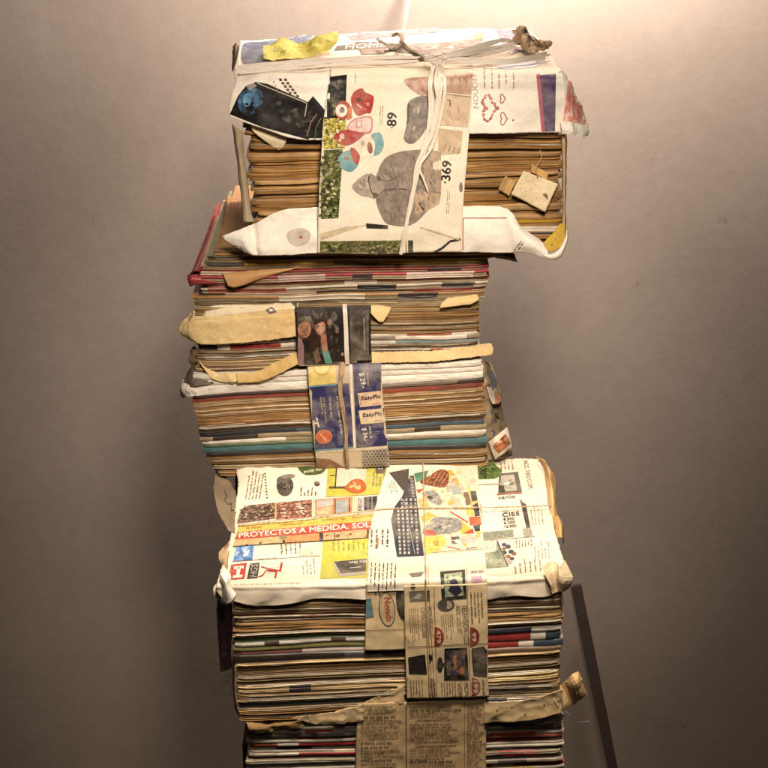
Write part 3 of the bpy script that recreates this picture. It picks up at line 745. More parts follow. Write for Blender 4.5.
s.poly([(450, 537), (474, 535), (475, 543), (451, 545)], '#b5ab9a', 2); s.poly([(451, 537.5), (459, 537), (459, 540), (452, 540.5)], '#55493f', 3); s.poly([(451, 541.5), (459, 541), (459, 544), (452, 544.5)], '#55493f', 3)
s.stroke([(447, 547), (460, 550)], 1.2, '#b04a4a', 3); s.lines((466, 548), (476, 547), (466, 551), 1, INKB, .8, 3, .1, 1)
s.stroke([(424, 553.5), (487, 549)], .5, INKG, 3)
s.poly([(440, 572), (465, 570), (466, 596), (442, 597)], ink('#2c2a24'), 2); s.poly([(444, 574.5), (462, 573), (463, 596), (445, 596)], photo('tv_print', ['#3c4434', '#7f8c6c', '#b5b894', '#5c6470'], 240), 3); s.ell(454, 586, 5, 7, '#3a3a55', 4)
s.poly([(409, 574), (424, 572.5), (421, 576.5), (412, 577.5)], '#7d756c', 3); s.ell(413, 586, 2.6, 2.6, '#4a3e35', 3); s.stroke([(417, 586), (423, 585.5)], 1.2, '#4a3e35', 3)
s.poly([(471, 577), (482, 576), (482.5, 584), (472, 585)], '#b58a9a', 2); s.lines((471, 571.5), (483, 570.5), (471, 575), 1, '#5c5468' and ink('#5c5468'), .8, 2, .05, 1)
s.stroke([(425, 566), (426, 592)], .5, INKG, 3); s.stroke([(428, 566), (429, 592)], .5, INKG, 3); s.stroke([(466.5, 569), (467.5, 592)], .5, INKG, 3)
s.done()

s = Sheet(D, 'advert_band', [P(-.0105, [(366, 584), (386, 584), (408, 583)]), P(-.0085, [(366, 600), (386, 600), (408, 600)]), P(-.0078, [(365.5, 625), (386, 625), (408, 625)]), P(-.0072, [(365, 651), (386, 651), (408, 650)])],
          NEWS, 30, 40, .0006, 40, .0004, 21, .0008, label='plain tan band with a small oval emblem')
s.lines((371, 585), (371, 592), (399, 586), 7, INKB, .38, 2, .4, 1.3)
s.ell(387, 609, 8.2, 17, INKB, 2, rot=-6, n=28); s.ell(387, 609, 7.4, 16.2, ink('#c9ad80'), 3, rot=-6, n=28)
s.text('Nevada', (384, 597.5), (386.5, 621), (390.5, 597), ink('#b0402c'), 4)
s.poly([(365.8, 599), (371, 598), (374, 616), (366, 617.5)], '#3f7f88', 2)
s.ell(402, 603, 5.6, 17, ink('#2a211c'), 3, rot=-8); s.ell(405, 597, 3, 6, ink('#6a5a48'), 4)
s.stroke([(365, 630), (408, 629)], .5, '#7a5f3c', 2)
s.done()

s = Sheet(D, 'advert_band', [P(-.013, [(404, 586), (430, 585), (459, 584), (487, 583)]), P(-.0122, [(404.5, 610), (430, 609), (459, 608), (487.5, 607)]), P(-.0108, [(405, 640), (430, 640), (459, 638), (488, 638)]), P(-.0098, [(406, 670), (431, 670), (459, 669), (488, 668)]), P(-.0094, [(407, 699), (431, 699), (459, 698), (489, 697)])],
          NEWS, 50, 60, .0007, 34, .0004, 22, .0012, label='newspaper band printed with television and computer adverts')
s.poly([(440, 572), (465, 570), (467, 598), (442, 600)], ink('#2c2a24'), 2); s.poly([(444, 574.5), (462, 573), (463.5, 595), (445, 597)], photo('tv_print', ['#3c4434', '#7f8c6c', '#b5b894', '#5c6470'], 240), 3); s.poly([(448, 590), (452, 581), (457, 580), (462, 591), (456, 596)], '#33324a', 4)
s.ell(413, 586, 2.6, 2.6, '#4a3e35', 3); s.poly([(409, 591), (425, 590), (425, 600), (410, 601)], '#6d6254', 2); s.poly([(413, 598), (418, 593), (422, 594), (420, 598.5)], '#c4b79d', 3); s.poly([(426.5, 590), (429.5, 590), (430, 600), (427, 600)], '#3c3028', 3)
s.ell(446, 604.5, 8.5, 6, INKB, 2, rot=-5); s.ell(448.5, 604.5, 3.6, 4, '#b8a488', 3); s.ell(446, 603, 1.2, 4.4, '#3a332c', 4)
for x0, x1 in ((425.3, 432.5), (428.3, 434.8), (434, 437), (467.2, 470.5)): s.stroke([(x0, 584), ((x0+x1)/2, 640), (x1, 699)], .5, ink('#5a4630'), 2)
s.stroke([(405, 647), (488, 643)], .7, ink('#5a4630'), 2)
s.text('TELEVISION LCD', (461.6, 604.5), (464.2, 643), (466.6, 604.3), ink('#4a3826'), 3, False); s.text('AOC LCD 20"', (455.6, 605), (458, 633), (460, 604.8), ink('#4a3826'), 3, False)
s.text('MOUSE G.LC', (427.3, 606), (429.6, 637), (431.6, 605.8), ink('#5a4630'), 3, False); s.text('OPTICO USB', (420.4, 607), (422.6, 636.5), (424.8, 606.8), ink('#5a4630'), 3, False)
for (x0, y0, w, h, n) in ((409, 608, 10, 34, 5), (433.5, 605, 3, 26, 1), (441, 614, 13, 24, 6), (470, 592, 14, 33, 4), (410, 680, 14, 18, 5), (441, 682, 16, 16, 6), (434, 682, 3, 16, 1), (482, 680, 5, 17, 1)):
    s.lines((x0, y0), (x0+h*.05, y0+h), (x0+w, y0-.3), n, ink('#745b3c'), .5, 2, .45, 1)
for (cx, cy, r, st) in ((434.5, 636, 9.5, '479'), (470, 636, 9.5, '99'), (471.5, 686, 9, '199')):
    s.ell(cx, cy, r, r, ink('#8f2a1c'), 3, a0=-math.pi/2, a1=math.pi/2, n=14); s.text(st, (cx+2, cy-6 if len(st) > 2 else cy-4), (cx+2.3, cy+6.5 if len(st) > 2 else cy+5), (cx+6, cy-6 if len(st) > 2 else cy-4), ink('#dcc6a0'), 4)
s.ell(405, 641, 3.5, 5, ink('#8f2a1c'), 3)
s.poly([(408, 657), (425, 654), (427, 673.5), (409, 673)], photo('device_print', ['#15110e', '#2a231e', '#3b322a'], 200), 3); s.poly([(427.5, 655), (431, 654), (433, 658), (429.5, 663)], '#1d1815', 3)
s.poly([(444.5, 648), (467, 647), (469, 679), (444, 679.5)], ink('#221a16'), 3); s.poly([(446.5, 650.5), (464.5, 649.5), (466, 674), (446.5, 675)], photo('tv_scene_print', ['#1f1c22', '#4a4148', '#6d5a4c', '#8a7a6a'], 210), 4); s.poly([(453, 656), (456, 654), (457, 668), (454, 669)], '#b5743c', 5); s.ell(462, 670, 2.6, 4, '#b0603a', 5); s.ell(464, 652, 2, 2.5, '#8a5a3c', 5)
s.ell(440, 664, 3, 7.5, INKB, 3); s.stroke([(440, 664), (446, 664)], 3, INKB, 3)
s.poly([(471.5, 648), (484, 646), (487.5, 651), (487, 676), (473.5, 674.5), (472, 660)], ink('#2c2420'), 3); s.poly([(472, 648), (484, 646.5), (485, 654), (474, 657)], ink('#4f463c'), 4); s.poly([(480, 654), (487, 652), (487, 657), (482, 658)], '#5c3340', 5)
s.text('ROUTER', (429, 678), (431, 698), (433.5, 677.8), ink('#5a4630'), 3, False); s.text('MONI', (463.5, 682), (465, 697), (468, 682), ink('#4a3826'), 3, False); s.text('VIEW', (457, 682), (458.5, 697), (461.5, 682), ink('#4a3826'), 3, False)
s.done()

# crumpled ends and edges of the D wrapper
s = Sheet(D, 'wrapper_corner', [PY([(226, 568, .012), (221, 574, -.002), (219, 580, .006), (214, 586, .008)]), PY([(230, 574, .002), (225, 582, -.010), (221, 590, -.002), (214, 594, .004)]), PY([(231, 584, -.004), (227, 590, -.011), (222, 598, -.004), (218, 601, .002)]), PY([(236, 594, -.007), (232, 600, -.009), (227, 604, -.006), (223, 604, .002)])], WHITE, 9, 9, .0012, 50, .0010, 31, .002, flat=True); s.done()
s = Sheet(D, 'wrapper_corner', [PY([(543, 566, -.006), (553, 561, .002), (560, 567, -.008), (566, 559, .01)]), PY([(546, 577, -.010), (555, 571, -.004), (562, 577, -.014), (573, 577, -.002)]), PY([(550, 586, -.010), (556, 580, -.005), (563, 586, -.013), (571, 585, -.002)]), PY([(552, 594, -.008), (558, 591, -.004), (562, 592, -.009), (566, 590, -.002)])], paper('#dcc8a4', '#a97f45', .4), 9, 9, .0012, 50, .0010, 32, .002, flat=True); s.done()
s = Sheet(D, 'wrapper_edge', [[T(536, 456, .004), T(546, 462, .012), T(553, 474, .001)], [T(543, 466, .002), T(550, 474, .011), T(556, 484, -.006)], [T(546, 482, .002), T(552, 490, .008), T(556, 500, -.008)], [T(549, 505, .001), T(554, 510, .003), T(558, 518, -.012)], [T(552, 525, 0), T(558, 528, 0), T(562, 535, -.02)]], paper('#cfac76', '#936b3a', .5), 24, 30, .001, 50, .0008, 33, .002); s.done()
s = Sheet(D, 'wrapper_edge', [[T(553, 517, .001), T(558, 515, .006), T(562, 521, 0)], [T(554, 527, .003), T(561, 524, .010), T(565, 531, -.004)], [T(557, 538, .001), T(562, 538, .004), T(564, 544, -.012)]], paper('#c79f66', '#936b3a', .5), 16, 16, .0012, 70, .0008, 34, .002); s.done()
s = Sheet(D, 'wrapper_edge', [PY([(216, 470, .20), (228, 478, .19), (236, 490, .17)]), PY([(214, 485, .17), (225, 492, .165), (237, 505, .13)]), PY([(217, 507, .12), (226, 512, .115), (235, 518, .1)]), PY([(228, 530, .08), (231, 531, .08), (235, 533, .075)])], paper('#8c7a62', '#5c4a33', .5), 20, 24, .0012, 50, .001, 35, .002)
s.stroke([(224, 490), (227, 497), (224, 500), (229, 505), (232, 503), (231, 511), (235, 510)], 1.0, ink('#3a3028'), 2); s.done()
s = Sheet(D, 'wrapper_edge', [PY([(240, 532, .075), (234, 534, .078)]), PY([(232, 540, .066), (226, 544, .07)]), PY([(230, 548, .056), (221, 549, .062)]), PY([(228, 560, .034), (219, 556, .05)]), PY([(227, 570, .02), (224, 570, .03)])], paper('#c8a884', '#8a643a', .5), 14, 24, .0008, 60, .0008, 36, .001)
s.poly([(240, 531), (233, 534), (226, 541), (232, 542), (238, 537)], '#a8392c', 2); s.lines((224, 547), (234, 541), (224, 550), 1, ink('#a8392c'), .7, 2, .1, 1); s.done()
# lower wrap flap and knotted end at the right
s = Sheet(D, 'bottom_wrapper', [P(-.0065, [(484, 702), (510, 701), (540, 697), (562, 689)]), P(-.007, [(484, 712), (510, 711), (540, 707), (563, 700)]), P(-.0065, [(484, 723), (510, 722), (540, 719), (561, 714)])], paper('#d3b588', '#936b3a', .5), 90, 20, .001, 44, .0018, 37, .0036)
for (x, y) in ((497, 710), (525, 714), (512, 707), (544, 705)): s.ell(x, y, .8, .7, '#4a3322', 2, n=7)
s.done()
s = Sheet(D, 'wrapper_corner', [PY([(551, 693, -.003), (562, 684, .003), (571, 675, -.006), (578, 671, .002)]), PY([(555, 701, -.007), (566, 692, -.001), (575, 683, -.012), (582, 678, -.002)]), PY([(558, 707, -.006), (569, 699, -.002), (578, 691, -.010), (585, 688, -.002)]), PY([(561, 712, -.005), (571, 707, -.001), (580, 700, -.006), (588, 694, .001)])], paper('#cfac78', '#936b3a', .5), 10, 8, .0012, 60, .0014, 38, .002, flat=True); s.done()
s = Sheet(D, 'bottom_wrapper', [P(-.0062, [(292, 717), (320, 714), (356, 706), (390, 692), (405, 685)]), P(-.0064, [(300, 721), (325, 720), (356, 715), (388, 703), (404, 694)]), P(-.0062, [(312, 724), (332, 724.5), (356, 722), (380, 714), (404, 703)])], paper('#d3b588', '#936b3a', .5), 100, 20, .001, 50, .0018, 39, .0036); s.done()
s = Sheet(D, 'bottom_wrapper', [P(-.001, [(246, 720), (258, 722), (275, 722), (300, 718)]), P(-.005, [(247, 725), (258, 728), (276, 727), (302, 722)]), P(-.003, [(252, 729), (260, 733), (276, 731), (304, 726)])], paper('#a08050', '#6a4c28', .6), 24, 9, .0024, 60, .002, 40, .005, flat=True); s.done()
# maroon strip with eyelets, pale side strip on the left
s = Sheet(D, 'eyelet_strip', [PY([(217, 600, .03), (224, 598, .02), (232, 604, .008)]), PY([(217, 625, .03), (224, 624, .02), (232, 628, .008)]), PY([(219, 650, .03), (225, 650, .02), (231, 652, .008)]), PY([(220, 672, .03), (225, 671, .02), (231, 668, .008)])], plain('maroon_plastic', '#54201f', .4, 60, .3), 14, 30, .0008, 60, 0, 43)
for y in (646, 654):
    s.ell(225, y, 2.6, 2.6, '#b5a794', 2, n=14); s.ell(225, y, 1.5, 1.7, '#1d1210', 3, n=12)
s.stroke([(219, 620), (228, 623)], .8, '#8a6a62', 2); s.stroke([(222, 606), (221, 622), (226, 632)], .6, '#8a6a62', 2); s.done()
s = Sheet(D, 'wrapper_edge', [PY([(232, 655, .012), (234, 657, .002), (236, 660, -.002)]), PY([(232, 680, .012), (234, 682, .001), (236, 684, -.002)]), PY([(234, 706, .012), (236, 708, .001), (238.5, 710, -.002)]), PY([(241, 720, .010), (243, 721, .001), (246, 723, -.002)])], paper('#bfa680', '#8a643a', .5), 8, 30, .0008, 60, .0008, 44, .001); s.done()
# string round D
def over(pts, up): return [T(x, y, up) for x, y in pts]
tube(D, 'twine', over([(238, 525), (290, 519.5), (350, 513), (385, 509)], .0035)+over([(420, 508), (480, 507.5), (530, 506.5), (551, 505)], .0055), .0007, twine, 7, 10, 2, 40, .0002)
tube(D, 'twine', over([(423, 462), (424, 500), (425, 540), (425.5, 562)], .006)+[at(426, 576, -.0125), at(426, 590, -.0145), at(427.5, 640, -.0121), at(430, 699, -.0107)], .00055, plain('thin_cord', '#b9a27c', .8, 400, .5), 6, 10, 1, 0, .0002)

# the bundle standing behind D, under C
Rb = thing('magazine_bundle', (-.03, .30, FLOOR), 'dark bundle mostly hidden behind the large front bundle, a grey card on its left side', 'bundle', GRP)
zt_ = at(384, 477, .2).z-.004; k = 0
while zt_ > FLOOR+.002:
    h = min(.02, zt_-FLOOR); xo = random.uniform(-.004, .004)
    V_ = [Vector((x+xo, y, z)) for z in (zt_, zt_-h) for x, y in ((-.152, .204), (.085, .204), (.085, .395), (-.152, .395))]
    link('magazine', V_, [(0, 1, 2, 3), (7, 6, 5, 4), (0, 4, 5, 1), (1, 5, 6, 2), (2, 6, 7, 3), (3, 7, 4, 0)], pages([DK, BR2, GY][k % 3]), None, Rb, False); zt_ -= h+.0006; k += 1
# ================================================================== C
Cb = thing('magazine_bundle', (0, .30, at(384, 468, .19).z), 'tied bundle with white catalogues on top and a navy printed paper band', 'bundle', GRP)
YC = .186
rows = [(376, 360, '#dcd2c2', 'spine'), (381.5, 365, '#d6ccbb', 'spine'), (387.5, 370.5, '#ddd4c5', 'spine'), (397, 378, '#3a2b22', 'spine', [(.6, .9, '#6b5a48')]),
        (399, 381.5, '#8f3b28', 'spine', [(.85, 1.1, '#7d3a2a')]), (403, 388, BR2), (410, 394, BR), (416, 401, BR2), (422, 408, BR), (428, 415, DK, 'fore', [(.0, .3, '#4a3a2c')]),
        (433, 420, '#3b4c58', 'spine', [(.0, .35, '#26282d')]), (437, 425, '#8f7c5c', 'spine', [(.05, .2, '#33281f'), (.75, .85, '#33281f')]), (441, 430, WH, 'spine', [(.3, .5, '#8c7758')]), (444.5, 435, '#5c6a48', 'spine', [(.5, 1.1, '#7d6c50')]), (447, 438, '#3f6a6c', 'spine'), (453, 445, '#2a201a', 'spine'), (457, 449, BR2), (464, 456, DK), (471, 463, BR2), (476, 468, BR2)]
def cx(f): return (f*f*28, f*5)
stack(Cb, 'magazine', 193, 482, rows, YC, .21, 3, jit=1.6, xfun=cx)
s = Sheet(Cb, 'paper_band', [P(.183, [(307, 364), (330, 362.5), (352, 361.5), (381, 360)]), P(.176, [(308, 375), (331, 374), (352, 373), (381.5, 372)]), P(.176, [(310, 400), (333, 399), (354, 398), (383, 397)]), P(.176, [(313, 430), (336, 430), (355, 429), (386, 428)]), P(.177, [(315, 452), (337, 451), (357, 450), (388, 449)]), P(.182, [(317, 469), (338, 469), (357, 468), (390, 467)])],
          paper('#b8a78c', '#8a6f4a', .4), 50, 60, .0006, 40, .0005, 51, .0008)
NAVY = ink('#232452')
s.poly([(306, 360), (335, 358), (336, 383), (308, 386)], ink('#cdb25c'), 1); s.ell(322, 367, 9, 9, ink('#b89a4a'), 2); s.ell(322, 366, 7.6, 7.6, ink('#d2ba72'), 3)
s.poly([(308, 386), (349, 383), (354, 446), (314, 450.5)], NAVY, 1); s.stroke([(308, 386.5), (336, 384.3)], 1.4, '#4f8a9a', 3); s.stroke([(314, 450.5), (354, 447)], 1.5, '#4f8a9a', 3)
s.poly([(352.5, 360), (382, 358), (389, 445), (356.5, 447.5)], NAVY, 1); s.stroke([(350.5, 361), (352, 400), (354.5, 448)], 1.8, ink('#d6cab5'), 4)
s.text('rr', (311, 417), (313.6, 428), (317, 415.5), ink('#d6cab5'), 3)
s.ell(324, 436.5, 8.2, 7, ink('#c77a3a'), 2, rot=-8); s.ell(324, 436.5, 7.4, 6.2, ink('#b04a1c'), 3, rot=-8); s.stroke([(320, 433), (327, 441)], 1.6, '#cf8a52', 4)
for x0, y0, n_, w in ((320, 397, 1, 2.4), (323, 397, 1, 2.0), (328.5, 397, 1, 2.6)): s.lines((x0, y0), (x0+2.2, y0+22), (x0+w, y0), n_, ink('#9a916c'), .8, 2, .3, 1.2)
s.lines((336, 396), (341, 436), (339, 396), 1, ink('#a89f8a'), .9, 2, .05, 1.5)
s.text('$ 29.-', (358.5, 373), (361, 388), (364, 372.5), ink('#cfc4b2'), 3); s.text('Normal', (366, 372), (367.3, 385), (368.8, 372), ink('#b8ad9c'), 3, False)
s.poly([(357.5, 393), (380.5, 390.5), (383, 404.5), (360, 407)], ink('#c9aa88'), 2); s.poly([(358.5, 410.5), (382.5, 408), (385, 422), (361, 424)], ink('#c9b090'), 2)
s.text('EasyPic', (361.5, 401), (380.5, 399), (361.5, 396), ink('#231d2c'), 4); s.text('EasyPic', (363, 418), (382, 416), (363, 413), ink('#231d2c'), 4)
s.stroke([(372, 404), (380, 403)], .8, '#a86a48', 4); s.stroke([(374, 420.8), (382, 420)], .8, '#a86a48', 4); s.stroke([(359.5, 395), (361, 405)], 1, '#b0705a', 3)
s.text('$ 34.-', (361.5, 428), (363.5, 440.5), (366.3, 427.6), ink('#cfc4b2'), 3); s.lines((368.6, 426), (370, 438), (371.3, 426), 1, ink('#b8ad9c'), .8, 3, .05, 1.2); s.lines((375, 431), (385, 430), (375, 434.5), 2, ink('#8f8a9a'), .6, 3, .2, 1)
s.poly([(314, 451), (389, 445.5), (389, 448.5), (315, 453)], ink('#c4b49a'), 1)
s.poly([(316, 458), (330, 459), (346, 468), (318, 470)], ink('#7a4a28'), 2)
s.poly([(362, 450), (388, 448), (390, 468), (362, 469)], ink('#8f8576'), 2)
for r_ in range(7):
    for c_ in range(8): s.ell(363.6+c_*3.4+(r_ % 2)*1.6, 451.5+r_*2.6-c_*.15, .95, .85, '#2f2924', 3, n=7)
s.done()
tw = plain('braided_twine', '#a58c6c', .9, 260, .7)
join_parts(Cb, 'twine', [ribbon(Cb, 'x', PY([(343+o_, 361, .181), (342+o_, 372, .1725), (340-o_, 385, .172), (342+o_, 405, .172), (346-o_, 430, .172), (346+o_, 450, .173), (348, 469, .179)]), [.0045, .004, .003, .004, .0028, .003, .0026], tw, 16, 10, .0016, 60+q, Vector((.25-.5*q, -1, .1)), make=False) for q, o_ in ((0, .5), (1, -.6))], tw)
s = Sheet(Cb, 'torn_wrapper', [PY([(477, 361, .188), (484, 361, .192), (489, 363, .215)]), PY([(480, 385, .190), (489, 384, .195), (497, 385, .22)]), PY([(483, 410, .190), (492, 410, .197), (502, 411, .222)]), PY([(486, 436, .190), (497, 436, .197), (508, 437, .225)]), PY([(489, 462, .190), (502, 459, .196), (513, 455, .22)])], paper('#9a8568', '#3a2a1c', .75), 18, 46, .0014, 60, .0016, 57, .004)
s.clutter([(480, 366), (488, 366), (506, 440), (508, 452), (492, 456)], ['#5c3a2c', '#2a2220', '#b08a6a', '#4a5068', '#8a3a2c', '#cfc0a8'], 40, 4, 1, 2, 70, 77); s.done()
# rolled left ends of the catalogues, and torn wrapper on the right
s = Sheet(Cb, 'catalogue_cover', [PY([(181, 384, .215), (184, 380, .205), (196, 377, .196), (214, 379, .189)]), PY([(179, 390, .205), (183, 389, .19), (194, 386, .185), (216, 384, .186)]), PY([(183, 398, .205), (188, 397, .188), (196, 396, .185), (212, 394, .187)])], WHITE, 16, 10, .0010, 60, .0008, 52, .003, flat=True); s.done()
s = Sheet(Cb, 'catalogue_cover', [PY([(186, 372, .21), (194, 367, .196), (205, 378, .187)]), PY([(184, 381, .2), (194, 379, .186), (210, 382, .183)]), PY([(184, 388, .195), (196, 386, .181), (214, 383, .183)])], paper('#6b5d50', '#3a2c22', .6), 14, 9, .0012, 70, .0008, 53, .003, flat=True); s.done()
s = Sheet(Cb, 'torn_wrapper', [PY([(482, 366, .2), (486, 362, .215), (490, 362, .24)]), PY([(485, 378, .192), (491, 374, .21), (496, 372, .24)]), PY([(489, 395, .19), (496, 394, .205), (500, 390, .24)]), PY([(494, 404, .19), (500, 403, .2), (503, 400, .23)])], paper('#c9bca8', '#8a6f4a', .5), 14, 24, .001, 60, .001, 54, .002)
s.poly([(486, 372), (492, 370), (497, 384), (492, 390)], '#54607a', 2); s.poly([(494, 393), (501, 390), (502, 402), (495, 404)], '#b06a34', 2); s.done()
s = Sheet(Cb, 'torn_wrapper', [PY([(486, 388, .21), (492, 398, .212), (500, 412, .235)]), PY([(488, 405, .205), (496, 412, .21), (504, 424, .235)]), PY([(489, 420, .2), (498, 430, .205), (508, 440, .235)]), PY([(490, 436, .2), (500, 444, .205), (510, 452, .235)])], paper('#5c2f26', '#241812', .7), 16, 24, .0012, 60, .001, 55, .003); s.done()
s = Sheet(Cb, 'torn_wrapper', [PY([(488, 442, .19), (496, 436, .185), (507, 427, .2)]), PY([(491, 450, .186), (500, 444, .180), (510, 436, .195)]), PY([(495, 460, .186), (503, 454, .182), (513, 447, .2)])], paper('#d8ccb8', '#a58a64', .3), 22, 18, .0008, 60, .0006, 56, .001)
s.poly([(493, 446), (505, 434), (510, 443), (499, 453)], photo('torn_photo_print', ['#2a1d1c', '#6d3a24', '#b06a3c', '#c9a58a'], 200), 2); s.poly([(497, 447), (503, 443), (506, 446), (500, 450)], '#c2703a', 3); s.done()

# ================================================================== B
Bb = thing('magazine_bundle', (0, .30, at(384, 374, .2).z), 'thin tied bundle in cream wrapping paper with a dark photo band of a couple', 'bundle', GRP)
YB = .190
rows = [(306, 302, CR), (311, 306, TAN), (316, 309, BR), (321, 314, BR2), (326, 319, BR), (331, 324, GY), (335, 327, BR2), (339, 330, WH, 'spine', [(.75, .9, '#a8563a')]), (342, 333, '#8a7a66', 'spine', [(.7, .95, '#cfc3b0')]), (345, 337, WH, 'spine', [(.0, .06, '#241c18'), (.08, .11, '#d8cdb8'), (.11, .3, '#9b2b22'), (.3, .33, '#d8cdb8'), (.37, .43, '#2a2420'), (.7, 1.1, '#7c8a86')]),
        (351, 341, BR2), (357, 345, DK), (361, 349, BR2), (367, 353, BR), (374, 357, BR2), (378, 361, BR2)]
stack(Bb, 'magazine', 197, 478, rows, YB, .2, 2, jit=2.0)
s = Sheet(Bb, 'cream_wrapper', [PY([(204, 303, .2), (215, 303, .194), (262, 302, .193), (298, 301, .193)]), PY([(196, 309, .196), (214, 310, .188), (262, 310, .1865), (298, 308, .1865)]), PY([(188, 317, .196), (212, 317.5, .1855), (262, 316, .1845), (298, 314, .1845)]), PY([(183, 321, .195), (205, 321, .1835), (262, 319, .1828), (298, 317, .1828)]), PY([(179, 332, .196), (199, 334, .1828), (262, 331, .182), (298, 327, .182)]), PY([(188, 339, .193), (206, 344.5, .1820), (262, 341, .1805), (298, 336, .1805)])], CREAM, 120, 56, .0005, 70, .0016, 61, .0026)
s.poly([(205, 304), (298, 302), (298, 309), (262, 311), (206, 317)], paper('#dfcfae', '#b39663', .4), 1)
s.poly([(265, 310), (272, 307), (277, 312), (270, 314)], '#453a40', 2); s.poly([(269, 309.5), (272, 309), (273, 311), (270, 311.5)], '#d8cdb8', 3)
s.poly([(290, 302), (298, 302), (298, 310), (294, 306)], '#2f3320', 2)
for i in range(3): s.stroke([(196-i*2.5, 305+i*3), (192-i*1.2, 318+i*2)], .8, '#5a4a33', 2)
s.done()
s = Sheet(Bb, 'cream_wrapper', [P(.185, [(199, 360), (210, 369), (222, 373), (246, 372)]), P(.183, [(203, 367), (212, 374), (224, 377), (243, 376)]), P(.1815, [(210, 378), (216, 381), (226, 382.5), (240, 381.5)])], CREAM, 50, 16, .001, 50, .0016, 62, .004); s.done()
s = Sheet(Bb, 'cream_wrapper', [P(.183, [(236, 374), (258, 371), (278, 361), (298, 351)]), P(.181, [(237, 379), (259, 376), (279, 367), (298, 357)]), P(.180, [(238, 383), (261, 381), (281, 373), (298, 364)])], paper('#c9a86c', '#96703c', .5), 70, 16, .0008, 50, .0014, 68, .003); s.done()
s = Sheet(Bb, 'cream_wrapper', [PY([(190, 350, .205), (194, 346, .2), (200, 352, .195)]), PY([(189, 362, .205), (195, 362, .198), (203, 368, .192)]), PY([(194, 370, .2), (202, 374, .195), (212, 379, .19)])], paper('#8f7b5c', '#4a3826', .5), 14, 18, .001, 60, .001, 63, .002); s.done()
s = Sheet(Bb, 'cream_wrapper', [P(.1845, [(366, 352.5), (400, 351.5), (440, 350), (491, 343)]), P(.183, [(366, 358), (400, 357), (440, 355.5), (493, 349)]), P(.1815, [(366, 363.5), (400, 362.5), (440, 361), (492, 355)])], CREAM, 120, 14, .0009, 50, .0018, 64, .003); s.done()
s = Sheet(Bb, 'cream_wrapper', [P(.188, [(368, 306), (378, 305), (391, 307)]), P(.184, [(370, 312), (379, 312), (389, 313)]), P(.182, [(378, 321), (380, 322), (383, 322)])], CREAM, 14, 14, .0006, 60, .0005, 65, .001); s.done()
s = Sheet(Bb, 'cream_wrapper', [P(.187, [(447, 298), (462, 296), (477, 294)]), P(.183, [(441, 304), (460, 301), (479, 299)]), P(.182, [(440, 308), (456, 306), (472, 304)])], CREAM, 20, 12, .0008, 60, .0008, 66, .0016); s.done()
s = Sheet(Bb, 'photo_band', [P(.182, [(295, 307), (320, 307), (345, 306), (371, 306)]), P(.177, [(296, 325), (320, 325), (346, 325), (371, 324)]), P(.177, [(297, 345), (321, 345), (347, 344), (371, 343)]), P(.180, [(298, 366), (322, 365), (347, 364), (372, 362)])], paper('#241c18', '#120d0b', .5, .4), 44, 36, .0005, 40, .0004, 67, .0006)
SK = photo('skin_shade_print', ['#6b4232', '#96654c', '#b07c60'], 190); HAIR = photo('hair_print', ['#120b08', '#2b1a12', '#3d281b'], 300, (3, 1, .6))
s.blob([(297, 308), (320, 308), (322, 318), (314, 335), (308, 342), (297, 330)], HAIR, 1)
s.ell(304.5, 329, 6.6, 9.2, SK, 2, rot=8); s.poly([(299, 334), (300, 338), (304, 338.5), (308, 336), (304, 337)], '#6b4232', 3); s.blob([(297, 325), (299, 318), (306, 316), (313, 321), (312, 325), (305, 321)], ink('#3a251a'), 3)
s.stroke([(299.8, 327.6), (302.6, 327.8)], .9, ink('#3a2218'), 4); s.stroke([(305.6, 328.1), (308.6, 328.4)], .9, ink('#3a2218'), 4); s.stroke([(299.6, 325.8), (302.8, 325.6)], .5, ink('#5c3a28'), 4); s.stroke([(305.4, 326), (308.8, 326.5)], .5, ink('#5c3a28'), 4); s.stroke([(301, 334.5), (304, 335.3), (307, 334.8)], .7, '#6a3328', 4); s.stroke([(304.2, 329), (304, 332), (305, 332.3)], .5, '#80503c', 4)
s.blob([(313, 330), (315, 319), (322, 316), (328, 320), (330, 332), (327, 350), (324, 342), (318, 340), (322, 362), (313, 362), (309, 345)], HAIR, 3)
s.ell(320.5, 327.5, 5.3, 7.6, SK, 4, rot=-6); s.ell(321.5, 327, 3, 4.5, ink('#b58266'), 5); s.blob([(314.5, 325), (317, 319.5), (322, 318.5), (327, 323), (322, 321.5)], HAIR, 5)
s.stroke([(317, 326.3), (319.2, 326.1)], .9, ink('#3a2218'), 6); s.stroke([(322, 325.8), (324.2, 325.5)], .9, ink('#3a2218'), 6); s.poly([(318, 331.2), (321, 332.8), (324.3, 330.6), (321.5, 331.3)], ink('#c9ab98'), 6); s.stroke([(320.8, 327), (320.6, 329.6)], .5, '#8f5c46', 5); s.ell(317.6, 329.8, 1.4, 1, '#c0765e', 5, n=8); s.ell(324, 329.2, 1.3, 1, '#c0765e', 5, n=8)
s.poly([(320.5, 334.5), (326, 333), (328, 350), (322.5, 351.5)], SK, 4); s.poly([(322.5, 351.5), (328.3, 350), (333, 365), (326, 365)], ink('#4f8f86'), 4)
s.blob([(298, 338), (301, 337), (305, 352), (304, 364), (298.5, 365)], ink('#8a6468'), 2); s.poly([(304, 341), (312, 340), (314, 364), (304, 364)], ink('#1a120f'), 3)
s.clutter([(299, 309), (340, 308), (342, 363), (316, 363), (312, 345)], ['#241a16', '#1a1210', '#2c211b', '#120c0a'], 120, 4, 1.2, 2, 80, 41)
s.ell(329.5, 322, 2.4, 3.2, ink('#7a5544'), 3); s.ell(337, 330, 2, 3.4, ink('#4a352c'), 2); s.poly([(313, 352), (318, 346), (321, 360), (316, 364)], ink('#5c3a28'), 5)
